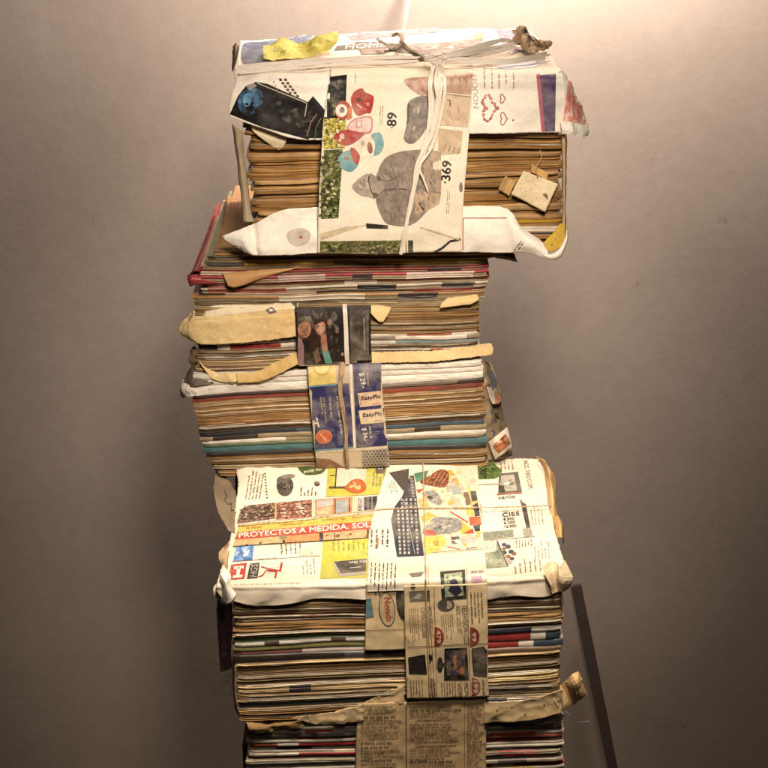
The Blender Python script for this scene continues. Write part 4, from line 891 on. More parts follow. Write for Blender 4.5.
s.ell(342.5, 354, 1.4, 1.8, '#a08a78', 2, n=8); s.poly([(333, 362), (342, 361), (342, 365), (332, 366)], ink('#6a5548'), 2)
s.stroke([(298, 365.3), (345, 363.8)], .8, '#a08a78', 4)
s.poly([(349.5, 306), (371, 305), (371.5, 363), (350.5, 364)], ink('#3a302a', .35), 1); s.stroke([(364, 318), (364.5, 350)], 1.1, ink('#8a7c70'), 2); s.stroke([(367, 310), (367.5, 360)], .6, ink('#5c5048'), 2)
s.done()
ribbon(Bb, 'white_tape', PY([(344.5, 304, .183), (345, 312, .175), (346, 330, .174), (346.6, 350, .174), (347.5, 364, .178)]), [.0042]*5, paper('#d2c6b4', '#9a8560', .3, .45), 10, 6, .0003, 3, Vector((0, -1, 0)))

# ================================================================== loose magazines between A and B
G2 = 'loose magazines lying between the top two bundles'
def loose(name, x0, x1, t0, t1, b0, b1, Y, depth, look, kind, segs, label, seed, top=None):
    z = at((x0+x1)/2, (b0+b1)/2, Y).z
    o = thing(name, ((at(x0, b0, Y).x+at(x1, b1, Y).x)/2, Y+depth/2, z), label, 'magazine', G2)
    sg = [(a, b, gloss(c)) for a, b, c in segs] if segs else None
    f = .32
    if kind == 'spine':
        ht0, ht1 = t0+(b0-t0)*f, t1+(b1-t1)*f
        mag(o, 'cover', x0, x1, t0, t1, ht0, ht1, Y-.0012, depth, [gloss(look), top or gloss(look)], 'spine', sg, seed)
        mag(o, 'pages', x0+1.5, x1-1.5, ht0, ht1, b0, b1, Y, depth-.006, pages(GY), 'fore', sg, seed+1)
    else:
        ht0, ht1 = t0+(b0-t0)*.2, t1+(b1-t1)*.2
        mag(o, 'cover', x0, x1, t0, t1, ht0, ht1, Y-.001, depth, [gloss('#8b7558'), top or gloss('#8b7558')], 'fore', None, seed)
        mag(o, 'pages', x0+1, x1-2, ht0, ht1, b0, b1, Y, depth-.006, pages(look), 'fore', sg, seed+1)
    return o
kraft = plain('kraft_cover', '#8d6740', .8, 90, .3)
lm = [('magazine', 214, 508, 252, 250.5, 256.5, 254, .186, .215, BR, 'fore', None, 'brown-covered magazine lying topmost of the loose ones, right under the top bundle', kraft),
      ('magazine', 208, 498, 256.5, 254, 261.5, 258, .188, .21, BR2, 'fore', [(0, .1, '#3a2c22')], 'dull brown magazine directly beneath the topmost loose one', plain('dull_cover', '#6d6a55', .6, 60, .3)),
      ('magazine', 205, 489, 261.5, 258, 266.5, 262.5, .187, .21, GY, 'fore', [(.13, .46, '#b38a26'), (.62, 1.1, '#b8902e'), (.0, .13, '#4a443e')], 'grey magazine with a yellow stripe along its edge', plain('yellow_cover', '#8a7a2c', .5, 40, .3)),
      ('magazine', 200, 486, 266.5, 262.5, 272.5, 266.5, .190, .21, TAN, 'fore', None, 'tan magazine with a limp bent leaf hanging over its front edge', None),
      ('magazine', 193, 489, 272.5, 266.5, 277.5, 271, .186, .215, '#7a1f20', 'spine', [(.0, .16, '#c4b29a'), (.8, .9, '#3a2c22')], 'dark red magazine with a pale left end, above the pink one', gloss('#7a1f24')),
      ('magazine', 190, 488, 277.5, 271, 283.5, 277, .184, .22, '#9c2b38', 'spine', [(.3, .45, '#b49a90'), (.55, .62, '#4a3430'), (.72, .95, '#cdb9a8')], 'crimson and pink magazine whose folded cover sticks out furthest left', gloss('#9a2a38')),
      ('magazine', 200, 489, 283.5, 277, 289, 282.5, .188, .21, '#70201f', 'spine', [(.0, .1, '#8a3a30'), (.5, .62, '#b9a890')], 'maroon magazine just under the crimson one', None),
      ('magazine', 201, 488, 289, 282.5, 293.5, 287.5, .188, .21, '#c4b8a6', 'spine', [(.02, .3, '#8a4a34'), (.55, .68, '#2e2622'), (.85, .95, '#4a3a32')], 'white magazine with brown lettering on the left of its spine', None),
      ('magazine', 199, 486, 293.5, 287.5, 297.5, 292, .189, .21, '#33281f', 'spine', [(.1, .4, '#b9ab98'), (.75, .95, '#8f3a2c')], 'black and white magazine with a dark red right end', None),
      ('magazine', 192, 485, 297.5, 292, 301.5, 297, .187, .215, '#a8763c', 'spine', [(.3, .6, '#c7b79c'), (.7, .85, '#33281f')], 'orange-brown card folder with a rounded left end', None),
      ('magazine', 193, 484, 301.5, 297, 305, 302, .19, .21, '#c9bda8', 'spine', [(.5, .7, '#a08a68')], 'off-white magazine lowest of the loose ones, on the cream wrapping', None)]
for k, a in enumerate(lm): loose(*a[:13], 600+k*3, a[13])
BOT = lm
# torn dark corner at the right of the topmost one, bent leaf, lettering on the kraft cover, red folded cover edge
tops = [o for o in COL.objects if o.get('group') == G2]
s = Sheet(tops[0], 'torn_corner', [PY([(490, 250, .182), (503, 250, .18), (514, 254, .18)]), PY([(490, 254, .180), (504, 255, .177), (516, 260, .176)]), PY([(492, 257, .182), (505, 259, .179), (518, 263, .178)])], paper('#4a3624', '#1d1510', .6), 16, 10, .001, 60, .0015, 71, .002); s.done()
zt = at(230, 252, .186).z
s = Sheet(tops[0], 'kraft_leaf', [[atz(227, 196, zt+.001), atz(262, 196, zt+.001)], [atz(223, 222, zt+.002), atz(262, 222, zt+.001)], [atz(218, 249, zt+.001), atz(262, 249, zt+.001)]], paper('#8d6a44', '#5c4226', .5), 20, 24, .0008, 40, .0008, 72, .001)
s.lines((231, 203), (229.5, 213), (241, 203), 3, INKB, .4, 2, .3, 1.3); s.done()
s = Sheet(tops[3], 'bent_leaf', [PY([(222, 273, .184), (260, 270, .184), (300, 267, .186)]), PY([(224, 277, .180), (250, 276, .178), (290, 270, .183)]), PY([(228, 286, .178), (236, 287, .177), (262, 279, .182)])], paper('#b98f5e', '#7a5a30', .4), 30, 14, .0007, 50, .0008, 73, .0012); s.done()
zr = at(200, 268, .19).z
s = Sheet(tops[5], 'folded_cover', [PY([(187, 276, .186), (192, 272, .184), (198, 271, .186)]), PY([(188, 282, .180), (191, 279, .176), (200, 278, .178)]), PY([(190, 287, .184), (198, 284.5, .18), (220, 283.5, .181)])], gloss('#a3303c'), 16, 14, .0006, 60, .0005, 74, .001); s.done()
s = Sheet(tops[5], 'folded_cover', [[atz(213, 217, zr), atz(217, 214, zr+.002), atz(221, 221, zr)], [atz(203, 245, zr), atz(207, 243, zr+.003), atz(211, 247, zr)], [atz(191, 273, zr), atz(195, 271, zr+.003), atz(201, 272, zr)]], gloss('#7d2028'), 8, 30, .0005, 60, .0003, 75, .0008); s.done()

# ================================================================== A: the top bundle
A = thing('newspaper_bundle', (0, .27, at(384, 252, .176).z), 'topmost bundle of brown folded newspapers, wrapped in white adverts and tied with white plastic tape', 'bundle', GRP)
YA = .1735
ys = [(126, 128), (134, 136), (140, 141), (147, 146), (154, 152), (163, 157.5), (169, 164), (178, 170), (185, 176), (191, 183), (198, 189), (205, 197), (211, 203), (216, 211), (222, 220), (228, 227), (233, 233), (239, 238), (245, 243), (251, 249)]
looks = ['#a88252', '#9c7648', '#b08a5a', '#a27c4c', '#b8946a', '#987244', '#aa8452', '#9c7648', '#a57f4c', '#9c7648', '#b08a58', '#9c7648', '#b89a70', '#aa8452', '#c09a3a', WH, '#987244', CR, BR]
rows = []; rnd = random.Random(14)
for k, (a, b) in enumerate(ys):
    rows.append((a, b, looks[min(k, len(looks)-1)], 'fold'))
    if k+1 < len(ys) and ys[k+1][0]-a > 5.5:
        f = rnd.uniform(.4, .6); rows.append((a+(ys[k+1][0]-a)*f, b+(ys[k+1][1]-b)*f, rnd.choice(looks[:8]), 'fold'))
def ax(f): return (min(f*1.6, 1)*9, 0)
stack(A, 'folded_newspaper', 246, 561, rows, YA, .19, 1, jit=4.0, xfun=ax)
zA = at(400, 76, .17).z
TA = lambda x, y, up=0: atz(x, y, zA+up)
s = Sheet(A, 'top_wrapper',
          [[TA(240, 40), TA(290, 37), TA(330, 35), TA(400, 31), TA(470, 29), TA(525, 30), TA(535, 36)],
           [TA(238, 55), TA(290, 52), TA(330, 51), TA(400, 49), TA(470, 47), TA(525, 47), TA(547, 50)],
           [TA(234, 70), TA(290, 67), TA(330, 66), TA(400, 65), TA(470, 64), TA(525, 63), TA(557, 64)],
           [at(235, 80, .174), at(290, 77, .170), at(330, 77, .168), at(400, 76, .168), at(470, 75, .168), at(525, 74, .168), at(563, 75, .172)],
           [at(231, 95, .168), at(280, 95, .163), at(318, 95, .162), at(400, 95, .162), at(470, 93, .162), at(525, 92, .162), at(566, 92, .166)],
           [at(229, 108, .166), at(272, 116, .161), at(312, 120, .160), at(400, 115, .160), at(470, 114, .160), at(525, 114, .160), at(567, 112, .164)],
           [at(229, 117, .166), at(262, 128, .160), at(308, 140, .159), at(400, 134, .159), at(470, 134, .159), at(525, 133, .159), at(568, 132, .163)]],
          WHITE, 130, 76, .0011, 28, .0009, 81, .0032)
s.blob([(243, 45), (262, 42), (298, 37), (312, 36), (305, 50), (285, 57), (246, 66)], photo('blue_grey_print', ['#2c3648', '#4c5a74', '#75809a'], 90), 1)
s.poly([(343, 33), (415, 29), (445, 28), (440, 32), (352, 41)], photo('pink_print', ['#8a4a50', '#a8686a', '#b98084'], 420), 1)
s.poly([(337, 46), (354, 44.5), (355, 42), (386, 42), (389, 45), (384, 53), (361, 54), (359, 49.5), (334, 51)], ink('#3a322e'), 1); s.poly([(361, 50), (386, 49), (385, 54), (361, 55)], ink('#7a6258'), 2)
s.text('HOME', (345, 50), (386, 47.5), (346, 45.2), ink('#e6dccb'), 3, False); s.ell(377.5, 39, 1.2, 1, INKB, 2, n=8)
s.blob([(388, 46), (450, 42), (480, 38), (482, 42), (465, 52), (410, 54)], photo('dark_print', ['#2e2724', '#5c4c44', '#9a8878'], 110), 1); s.poly([(420, 46), (440, 44), (438, 50), (422, 51)], '#8a7a72', 2)
s.poly([(474, 33), (484, 32), (484, 38), (474, 40)], '#b9a63a', 2)
s.poly([(496, 30), (513, 30), (526, 50), (511, 55), (503, 46)], photo('purple_print', ['#3c2a44', '#54405c', '#7a6478'], 130), 1)
s.blob([(505, 62), (535, 59), (536, 67), (500, 69)], photo('blue_pale_print', ['#8a94ac', '#a9b0c2', '#c9ccd4'], 100), 1)
s.lines((368, 69.5), (440, 66.5), (368, 72), 1, INKL, .6, 2, .1, 1.2)
# left dark photo
s.poly([(230, 114), (238, 96), (246, 86), (256, 82), (268, 84), (308, 102), (313, 96), (330, 116), (330, 145), (303, 138), (262, 127)], photo('night_print', ['#060504', '#0d0a09', '#191310', '#2c241e'], 260), 1)
s.blob([(238, 104), (240, 95), (246, 90), (254, 88), (261, 91), (263, 98), (261, 108), (255, 113), (247, 114), (241, 111)], photo('blue_glow_print', ['#101820', '#1c3550', '#2f5a7c', '#5f8aa6'], 150), 2); s.blob([(243, 97), (249, 93), (252, 97), (250, 105), (245, 106)], photo('blue_glow_print', ['#2c5578', '#4f86a8', '#86a9b8'], 170), 3); s.poly([(254, 95), (259, 96), (258, 104), (255, 107)], '#2f5a7c', 3)
s.stroke([(257, 83), (282, 93), (307, 103), (304, 122)], .9, ink('#b5aa98'), 3); s.poly([(246, 86), (254, 83), (257, 86), (250, 91)], '#8a8278', 3)
for c_ in range(2):
    for r_ in range(6): s.poly([(279+c_*5+r_*2.4, 79+r_*3.2), (281.6+c_*5+r_*2.4, 78.8+r_*3.2), (282.4+c_*5+r_*2.4, 81+r_*3.2), (279.8+c_*5+r_*2.4, 81.2+r_*3.2)], INKB, 2)
for r_ in range(4): s.ell(274+r_*1.6, 82+r_*3.6, .8, .8, '#a8463a', 2, n=7)
s.stroke([(317, 114), (311, 122), (307, 136)], 1.2, '#7a5530', 3); s.stroke([(321, 118), (316, 128), (315, 140)], .8, '#5c6030', 3)
# right part: hearts, stripe
s.clutter([(236, 114), (246, 90), (256, 86), (303, 104), (312, 104), (325, 122), (318, 138), (262, 125)], ['#14110d', '#1c1811', '#0c0a09', '#211d14', '#10161c'], 90, 4.5, 1.5, 1.6)
s.clutter([(345, 33), (440, 28), (445, 31), (354, 40)], ['#8a4a50', '#c9a0a0', '#a05a60', '#7a3c44'], 60, 3, 2, 2.5)
s.clutter([(390, 46), (478, 39), (468, 51), (412, 53)], ['#1f1a18', '#8a7a6e', '#c4b6a4', '#5c4c44'], 60, 4, 2, 3)
s.text('NOUON', (478.5, 108), (477, 75), (473.5, 108), ink('#a39a90'), 2, False)
for i, (x, a, b) in enumerate(((484, 88, 73), (491.5, 88, 73), (498.5, 88, 74), (505.5, 83, 74), (513, 88, 75))): s.lines((x, a), (x-.3, b), (x+2.4, a), 1, INKL, .7, 2, .2, 1.2)
def heart(cx, cy, sx, sy, n):
    out = []
    for i in range(n):
        t = 2*math.pi*i/n; hx = 16*math.sin(t)**3; hy = 13*math.cos(t)-5*math.cos(2*t)-2*math.cos(3*t)-math.cos(4*t)
        out.append((cx-hy/17*sx, cy+hx/16*sy))
    return out
HR = ink('#a93a32'); rnd = random.Random(2)
for (x, y) in heart(489, 108, 8.5, 12.5, 34): s.ell(x+rnd.uniform(-.8, .8), y+rnd.uniform(-.8, .8), rnd.uniform(1, 1.7), rnd.uniform(1, 1.7), ink(rnd.choice(['#a93a32', '#8f2a26', '#c8675c'])), 2, n=8)
for c_, r_ in (((502.5, 98.5), (3.2, 4.6)), ((503.5, 118.5), (4.2, 6.4))):
    h = heart(*c_, *r_, 24); s.stroke(h+h[:1], 1.0, HR, 2)
s.ell(513, 120, .9, .9, INKB, 2, n=8)
s.poly([(536, 74), (540, 74), (545, 131), (541.5, 132)], ink('#b0486a'), 2); s.poly([(540, 75.5), (556, 74), (555, 131), (545, 131.5)], ink('#4c3560'), 2)
s.done()
# hanging right corner
s = Sheet(A, 'wrapper_corner', [PY([(560, 70, .176), (565, 72, .18), (570, 80, .19)]), PY([(564, 88, .166), (570, 90, .172), (577, 95, .19)]), PY([(564, 108, .164), (573, 112, .168), (585, 114, .186)]), PY([(562, 124, .162), (574, 126, .165), (589, 127, .182)]), PY([(564, 130, .161), (575, 132, .163), (588, 136, .18)])], WHITE, 30, 34, .001, 50, .0008, 82, .0022)
s.poly([(568, 78), (572, 84), (586, 112), (588, 125), (575, 122), (563, 121)], photo('coral_print', ['#b8584c', '#cc7a6c', '#d88a7a', '#e8d8c8'], 110), 1); s.stroke([(584, 107), (586, 112)], 2.5, '#a83a30', 2); s.done()
s = Sheet(A, 'wrapper_corner', [PY([(560, 121, .158), (572, 122, .160), (589, 128, .176)]), PY([(562, 129, .155), (573, 130, .157), (588, 134, .174)]), PY([(562, 133, .156), (574, 135, .158), (584, 138, .17)])], WHITE, 14, 8, .0012, 60, .0009, 83, .003, flat=True); s.done()
# cream leaf under the dark photo, side flaps
s = Sheet(A, 'paper_flap', [P(.171, [(250, 122), (270, 128), (288, 134)]), P(.168, [(254, 132), (268, 138), (286, 142)]), P(.17, [(274, 148), (278, 150), (282, 149)])], paper('#d8c8a8', '#a98a5c', .4), 16, 14, .0006, 50, .0005, 84, .001); s.done()
s = Sheet(A, 'side_flap', [PY([(231, 124, .172), (236, 127, .168), (243, 131, .172)]), PY([(235, 150, .176), (239, 152, .171), (244, 154, .176)]), PY([(239, 180, .176), (243, 182, .171), (248, 183, .176)]), PY([(242, 205, .172), (246, 206, .168), (251, 207, .172)]), PY([(243, 222, .168), (247, 222, .165), (254, 222, .168)])], paper('#a8967a', '#6a5436', .5), 10, 34, .0007, 50, .0005, 85, .001); s.done()
s = Sheet(A, 'side_flap', [PY([(561, 134, .172), (564, 134, .168), (567, 134, .178)]), PY([(562, 170, .174), (564.5, 170, .169), (566.5, 170, .18)]), PY([(562, 205, .172), (564.5, 205, .168), (566, 205, .178)]), PY([(562, 238, .17), (564, 238, .167), (566, 238, .176)])], paper('#c9ab82', '#8a643a', .4), 8, 30, .0006, 50, .0005, 86, .001); s.done()
# bottom wrapper, left and right
s = Sheet(A, 'bottom_wrapper', [PY([(222, 236, .166), (244, 228, .1615), (252, 225, .1645), (262, 220, .1615), (285, 210, .1625), (322, 207, .162)]), PY([(225, 241, .1655), (244, 236, .1605), (253, 234, .1645), (262, 231, .161), (285, 226, .1615), (322, 226, .161)]), PY([(236, 248, .165), (247, 246.5, .1605), (255, 245, .1645), (263, 244, .161), (286, 242, .161), (322, 242, .1605)]), PY([(249, 255, .165), (253, 255.5, .162), (258, 255.5, .1645), (266, 255.5, .1615), (288, 255, .1615), (322, 253.5, .161)])], WHITE, 50, 34, .0007, 40, .0008, 87, .0036)
s.blob([(288, 232), (300, 228), (310, 232), (308, 242), (296, 246), (288, 240)], ink('#c3b6a4'), 1); s.ell(301, 237, 2, 1.6, '#a85a4a', 2, n=10); s.poly([(228, 243), (240, 246), (250, 254), (236, 250)], photo('dark_corner_print', ['#3a3638', '#6a5c5c', '#a89a90'], 300), 2); s.done()
s = Sheet(A, 'bottom_wrapper', [PY([(455, 207, .164), (480, 206, .163), (502, 207, .162), (512, 213, .160), (522, 226, .159), (541, 240, .160)]), PY([(455, 222, .160), (480, 222, .159), (502, 222, .157), (512, 226, .154), (526, 234, .153), (545, 246, .155)]), PY([(455, 238, .159), (480, 238, .158), (504, 238, .156), (518, 242, .152), (534, 247, .150), (548, 253, .152)]), PY([(455, 252, .163), (480, 252, .162), (506, 252, .160), (522, 252, .157), (538, 256, .154), (549, 259, .153)])], WHITE, 64, 36, .0009, 36, .0008, 88, .0034)
s.stroke([(463, 250), (463, 218), (507, 218)], .9, ink('#a83a32'), 2); s.lines((516, 253), (524, 243), (512, 250), 2, INKB, .6, 2, .1, 1.6); s.done()
s = Sheet(A, 'paper_flap', [PY([(552, 234, .164), (560, 224, .163), (565, 224, .166)]), PY([(543, 244, .160), (556, 241, .160), (565, 236, .163)]), PY([(543, 251, .158), (554, 251, .158), (563, 246, .160)])], paper('#c2a03c', '#a87a26', .4), 16, 20, .0009, 60, .0005, 89, .002)
s.clutter([(545, 243), (560, 230), (564, 240), (552, 250)], ['#d8cdb8', '#8a6a3c', '#b0903a'], 14, 2.2, 2); s.done()
s = Sheet(A, 'paper_flap', [PY([(536, 246, .154), (548, 254, .152), (558, 250, .153), (565, 238, .158), (566, 230, .162)]), PY([(537, 250, .152), (549, 257, .150), (560, 253, .151), (566.5, 240, .156), (567, 231, .161)]), PY([(538, 253, .154), (549, 259.5, .152), (561, 256, .153), (567.5, 241, .158), (568, 231, .163)])], WHITE, 30, 6, .0006, 60, .0006, 98, .001); s.done()
# vertical advert band
s = Sheet(A, 'advert_band',
          [[TA(331, 66, .0015), TA(400, 65, .0015), TA(473, 64, .0015)], [at(330, 75, .165), at(400, 75, .163), at(473, 74, .164)], [at(327, 95, .157), at(400, 95, .156), at(472, 94, .157)],
           [at(323, 125, .1545), at(398, 125, .153), at(470, 125, .1545)], [at(321, 160, .153), at(394, 160, .151), at(467, 160, .153)], [at(319, 195, .153), at(391, 195, .1505), at(464, 195, .153)],
           [at(318, 225, .1545), at(390, 226, .1525), at(462, 225, .1545)], [at(317.5, 253.5, .158), at(390, 253.5, .157), at(461, 252, .158)]],
          paper('#e2d5c0', '#b59a70', .28), 80, 90, .0011, 26, .0005, 90, .0026)
s.poly([(330, 77), (347, 75), (346, 100), (343, 119), (323, 120)], photo('night_print', ['#060504', '#0d0a09', '#191310', '#2c241e'], 260), 1)
s.poly([(322, 119), (346, 117), (345, 148), (320, 149)], FOLY, 2); s.poly([(331, 100), (333, 98), (337, 110), (334, 116)], '#7a7a3a', 2)
s.poly([(320, 150), (343, 149), (338.5, 218), (317, 219)], FOL, 1); s.poly([(320, 168), (325, 180), (321, 184), (319, 180)], '#b5a37c', 2)
RED = ink('#a3221f')
s.blob([(351, 98), (355, 91), (362, 88), (365, 92), (370, 94), (374, 98), (371, 112), (366, 113), (358, 115.5), (353, 109)], RED, 3); s.ell(358.5, 100, 2.6, 2.2, '#4a1f18', 4); s.ell(368, 104, 1.6, 2.2, '#c98a7a', 4); s.stroke([(357, 104), (362, 108)], 1.2, '#d8b8a8', 4)
s.ell(343, 110, 8.2, 9.4, ink('#a83430'), 2); s.ell(341.5, 110.5, 6, 6.4, ink('#dcd0c0'), 3); s.ell(342, 110, 2.6, 3, '#7a756c', 4); s.ell(342.4, 108, .9, 1, INKB, 5, n=8); s.poly([(348, 108), (352, 106), (352, 118), (347, 120)], '#c06a3c', 4)
s.blob([(346.5, 128), (351, 121), (358, 117.5), (370, 116), (373, 122), (371, 132), (362, 133.5), (350, 131)], ink('#c27a78'), 2); s.blob([(348, 127.5), (352, 122), (359, 119), (369, 117.5), (371.5, 122.5), (369.5, 130.5), (361, 132), (350, 129.5)], ink('#d9b8b0'), 3); s.poly([(356, 121), (362, 120), (362, 127), (356, 128)], '#b98a88', 4); s.poly([(357.3, 122), (360.8, 121.4), (360.8, 126), (357.3, 126.8)], '#dccabc', 5)
s.blob([(333.5, 138), (338, 132), (346, 129.5), (360, 132), (365, 133), (358, 140), (350, 144.5), (342, 145)], ink('#a8263a'), 4); s.poly([(333.5, 138), (338, 132), (346, 129.5), (350, 131), (349, 144.5), (342, 145)], RED, 5); s.poly([(339.5, 134.5), (344, 133.5), (344.5, 138.5), (340, 139)], '#d8b8a8', 6)
s.blob([(354, 143), (371, 137), (376, 141), (376, 154), (366, 157), (358, 160)], ink('#ddd2bf'), 2); s.blob([(371, 135), (380, 132.5), (384, 143), (381, 152), (374, 155), (375, 143)], ink('#5e9aa0'), 3); s.ell(370, 147.5, 2.6, 6, '#8f3a2c', 4, rot=-8); s.ell(363, 143, 2, 2.4, '#9a8a70', 4)
s.blob([(337, 163), (341, 154), (349, 150), (357, 153), (359, 163), (352, 171), (343, 169)], ink('#5e9aa0'), 3); s.blob([(350, 149), (354, 148), (360, 156), (357, 164), (353, 160)], ink('#a8332c'), 4); s.ell(347, 158, 3, 2, '#7a5a3c', 4)
s.text('89', (396.2, 126), (396.8, 112.8), (387, 125.6), INKB, 3); s.stroke([(391, 127.4), (393, 127.5)], .8, INKB, 3)
s.lines((379, 124), (380.5, 102), (383.5, 124), 2, ink('#b09a84'), .5, 2, .3, 1); s.lines((355, 83), (355, 79), (357, 83), 1, INKL, .6, 2, .1, 1)
s.text('369', (450.2, 180.2), (451.4, 161), (441, 179.6), INKB, 4); s.ell(445, 182, 1, .9, INKB, 4, n=8); s.lines((446, 213), (447.5, 190), (450, 213), 2, ink('#b09a84'), .5, 3, .2, 1)
HG = photo('grey_knit_print', ['#6f6258', '#857669', '#9a8b7c'], 150)
s.blob([(376, 199), (376, 178), (378, 171), (382, 162), (388, 156), (398, 152), (412, 150), (428, 149.5), (437, 152), (441, 158), (440, 200), (430, 208), (416, 222), (405, 226), (392, 225), (385, 222), (380, 213), (377, 205)], HG, 1)
s.blob([(352, 187), (356, 181), (362, 176), (369, 174), (371, 186), (376, 198), (368, 196.5), (360, 194.5)], photo('grey_hood_print', ['#8a7c70', '#a09184', '#ad9f90'], 150), 2); s.blob([(369, 174), (375, 175.5), (377, 181), (383, 183), (384, 192), (377, 198), (372, 189)], ink('#94857a'), 2)
s.stroke([(369, 175.5), (368.6, 181), (370.5, 189), (374, 196.5)], 1.2, '#3a302a', 4); s.stroke([(374, 196.5), (380, 194), (384, 189.5), (400, 188.5), (412, 190)], .9, '#4a3e36', 4); s.poly([(372, 192), (377, 193), (379, 196), (374, 198)], '#2f2722', 4); s.ell(379, 178, 1.8, 2.6, '#5c4e44', 4, rot=-30); s.stroke([(378, 179), (388, 181), (398, 176)], .7, '#5c4e44', 4)
s.poly([(413, 190), (440, 194), (439, 204), (428, 210), (415, 214)], ink('#b99a78'), 2); s.poly([(424, 150), (441, 151), (441, 192), (422, 188), (419, 170)], ink('#a88c76'), 2); s.stroke([(419, 202), (424, 210)], 2, '#4a3a30', 4); s.poly([(432, 163), (440, 160), (444, 165), (440, 170), (433, 169)], '#dccdb4', 3)
s.clutter([(377, 199), (378, 171), (388, 157), (412, 151), (436, 152), (440, 200), (428, 209), (405, 225), (387, 222)], ['#7b6e62', '#8a7c70', '#93857a', '#75685c', '#96887b', '#84776b'], 240, 4, 2, 3.2, 75, 4)
s.clutter([(354, 187), (362, 177), (370, 176), (375, 196), (362, 194)], ['#9a8c7f', '#ab9c8d', '#857869', '#b5a798'], 30, 4, 2.5, 2.4, 60, 5)
s.clutter([(410, 102), (428, 99), (426, 126), (414, 141), (406, 138)], ['#5e564e', '#8f8478', '#b0a496', '#736a60'], 45, 4, 3, 2.6, 100, 6)
s.clutter([(446, 94), (470, 97), (467, 126), (440, 124)], ['#c2a688', '#d2bb9e', '#b89a7c'], 30, 5, 3, 2.4, 80, 7); s.clutter([(447, 73), (472, 73), (470, 94), (447, 91)], ['#8a6652', '#b89680', '#c9ab96', '#9c7660'], 30, 4, 3, 2.2, 80, 8)
s.clutter([(321, 120), (345, 118), (344, 147), (321, 148)], ['#d8c23c', '#b8a02a', '#3a3a18', '#e0d8a8', '#6a6a24'], 120, 1.8, 3, 1.3, 0, 9); s.clutter([(319, 151), (342, 150), (337, 217), (318, 218)], ['#2a2c14', '#55582a', '#8a8a50', '#c4c090', '#1a1a0c', '#6f7238'], 230, 2, 2, 1.4, 0, 10)
s.clutter([(321, 242), (406, 241), (406, 255), (321, 256)], ['#3a3c1c', '#6f6a34', '#96905a', '#1f2010', '#55582a'], 160, 2.4, 4, 1.6, 0, 11); s.clutter([(331, 78), (346, 76), (345, 100), (342, 118), (324, 119)], ['#14110d', '#1c1811', '#26211a', '#0c0a09'], 40, 3, 2, 1.4, 0, 12)
s.clutter([(352, 99), (362, 90), (372, 98), (370, 111), (360, 113)], ['#8f1c1a', '#b8322c', '#a3221f', '#c4504a'], 26, 2.6, 3.2, 1.8, 30, 13); s.clutter([(335, 138), (346, 131), (362, 133), (350, 143)], ['#8f1c1a', '#b8322c', '#a8263a', '#c2506a'], 22, 2.4, 5.2, 1.8, 0, 14); s.clutter([(356, 144), (374, 139), (375, 153), (359, 158)], ['#cfc3ae', '#e0d6c6', '#b9ad98'], 18, 2.4, 2.3, 1.8, 0, 15)
for q in (((382, 205), (392, 218)), ((396, 200), (400, 222)), ((390, 160), (396, 180)), ((404, 156), (402, 184)), ((386, 212), (400, 216)), ((408, 196), (410, 214))): s.stroke(q, .8, '#75675c', 3)
s.blob([(404, 81), (412, 78), (431, 79), (431, 96), (420, 95), (410, 88)], photo('skin_print', ['#8a5f50', '#b08a78', '#c9ac98'], 200), 2)
s.blob([(409, 101), (430, 97), (427, 126), (414, 143), (404, 139), (407, 122)], photo('jeans_print', ['#5e564e', '#7f756a', '#a3978a'], 160), 2); s.poly([(408, 103), (410.5, 104), (409, 122), (406.5, 125)], '#2f2722', 3)
s.poly([(446, 72), (473, 72), (471, 95), (446, 92)], photo('skirt_print', ['#93705c', '#b08d76', '#bf9f88'], 110), 2); s.poly([(446, 93), (471, 96), (468, 127), (439, 125)], ink('#c9ae90'), 2); s.stroke([(447, 100), (450, 100), (450, 106)], 1, '#4a3828', 3); s.stroke([(446, 94), (471, 97)], .8, '#93705c', 3)
s.poly([(438, 128), (463, 131), (461, 153), (438, 155)], ink('#c2a684'), 2)
for i in range(4): s.stroke([(446+i*4.5, 144+i*1.3), (444+i*4.5, 150+i*1.3)], 1.0, '#7a5f48', 3)
s.poly([(366, 223), (388, 225), (388, 228.6), (366.5, 228)], INKB, 3); s.stroke([(321, 238), (345, 227), (366, 225)], .8, '#c4ab84', 2); s.poly([(320, 233), (345, 227), (364, 225.5), (345, 231), (321, 240)], ink('#d2bd98'), 2)
s.poly([(320, 241), (406, 240), (407, 256), (320, 257)], photo('garden_print', ['#232412', '#4a4a20', '#6f6a34', '#8f864c'], 220), 2); s.poly([(368, 242), (398, 241), (399, 252), (370, 253)], FOL, 3); s.poly([(408, 240), (413, 240), (413, 252), (408, 252)], '#2c3020', 2)
s.stroke([(434, 252), (442, 248), (450, 241), (461, 239)], 2.2, INKB, 2); s.stroke([(420, 227), (440, 233), (461, 240)], 1.6, ink('#cdb48c'), 2)
s.ell(461, 187, 1.8, 5, '#7a6468', 3); s.done()

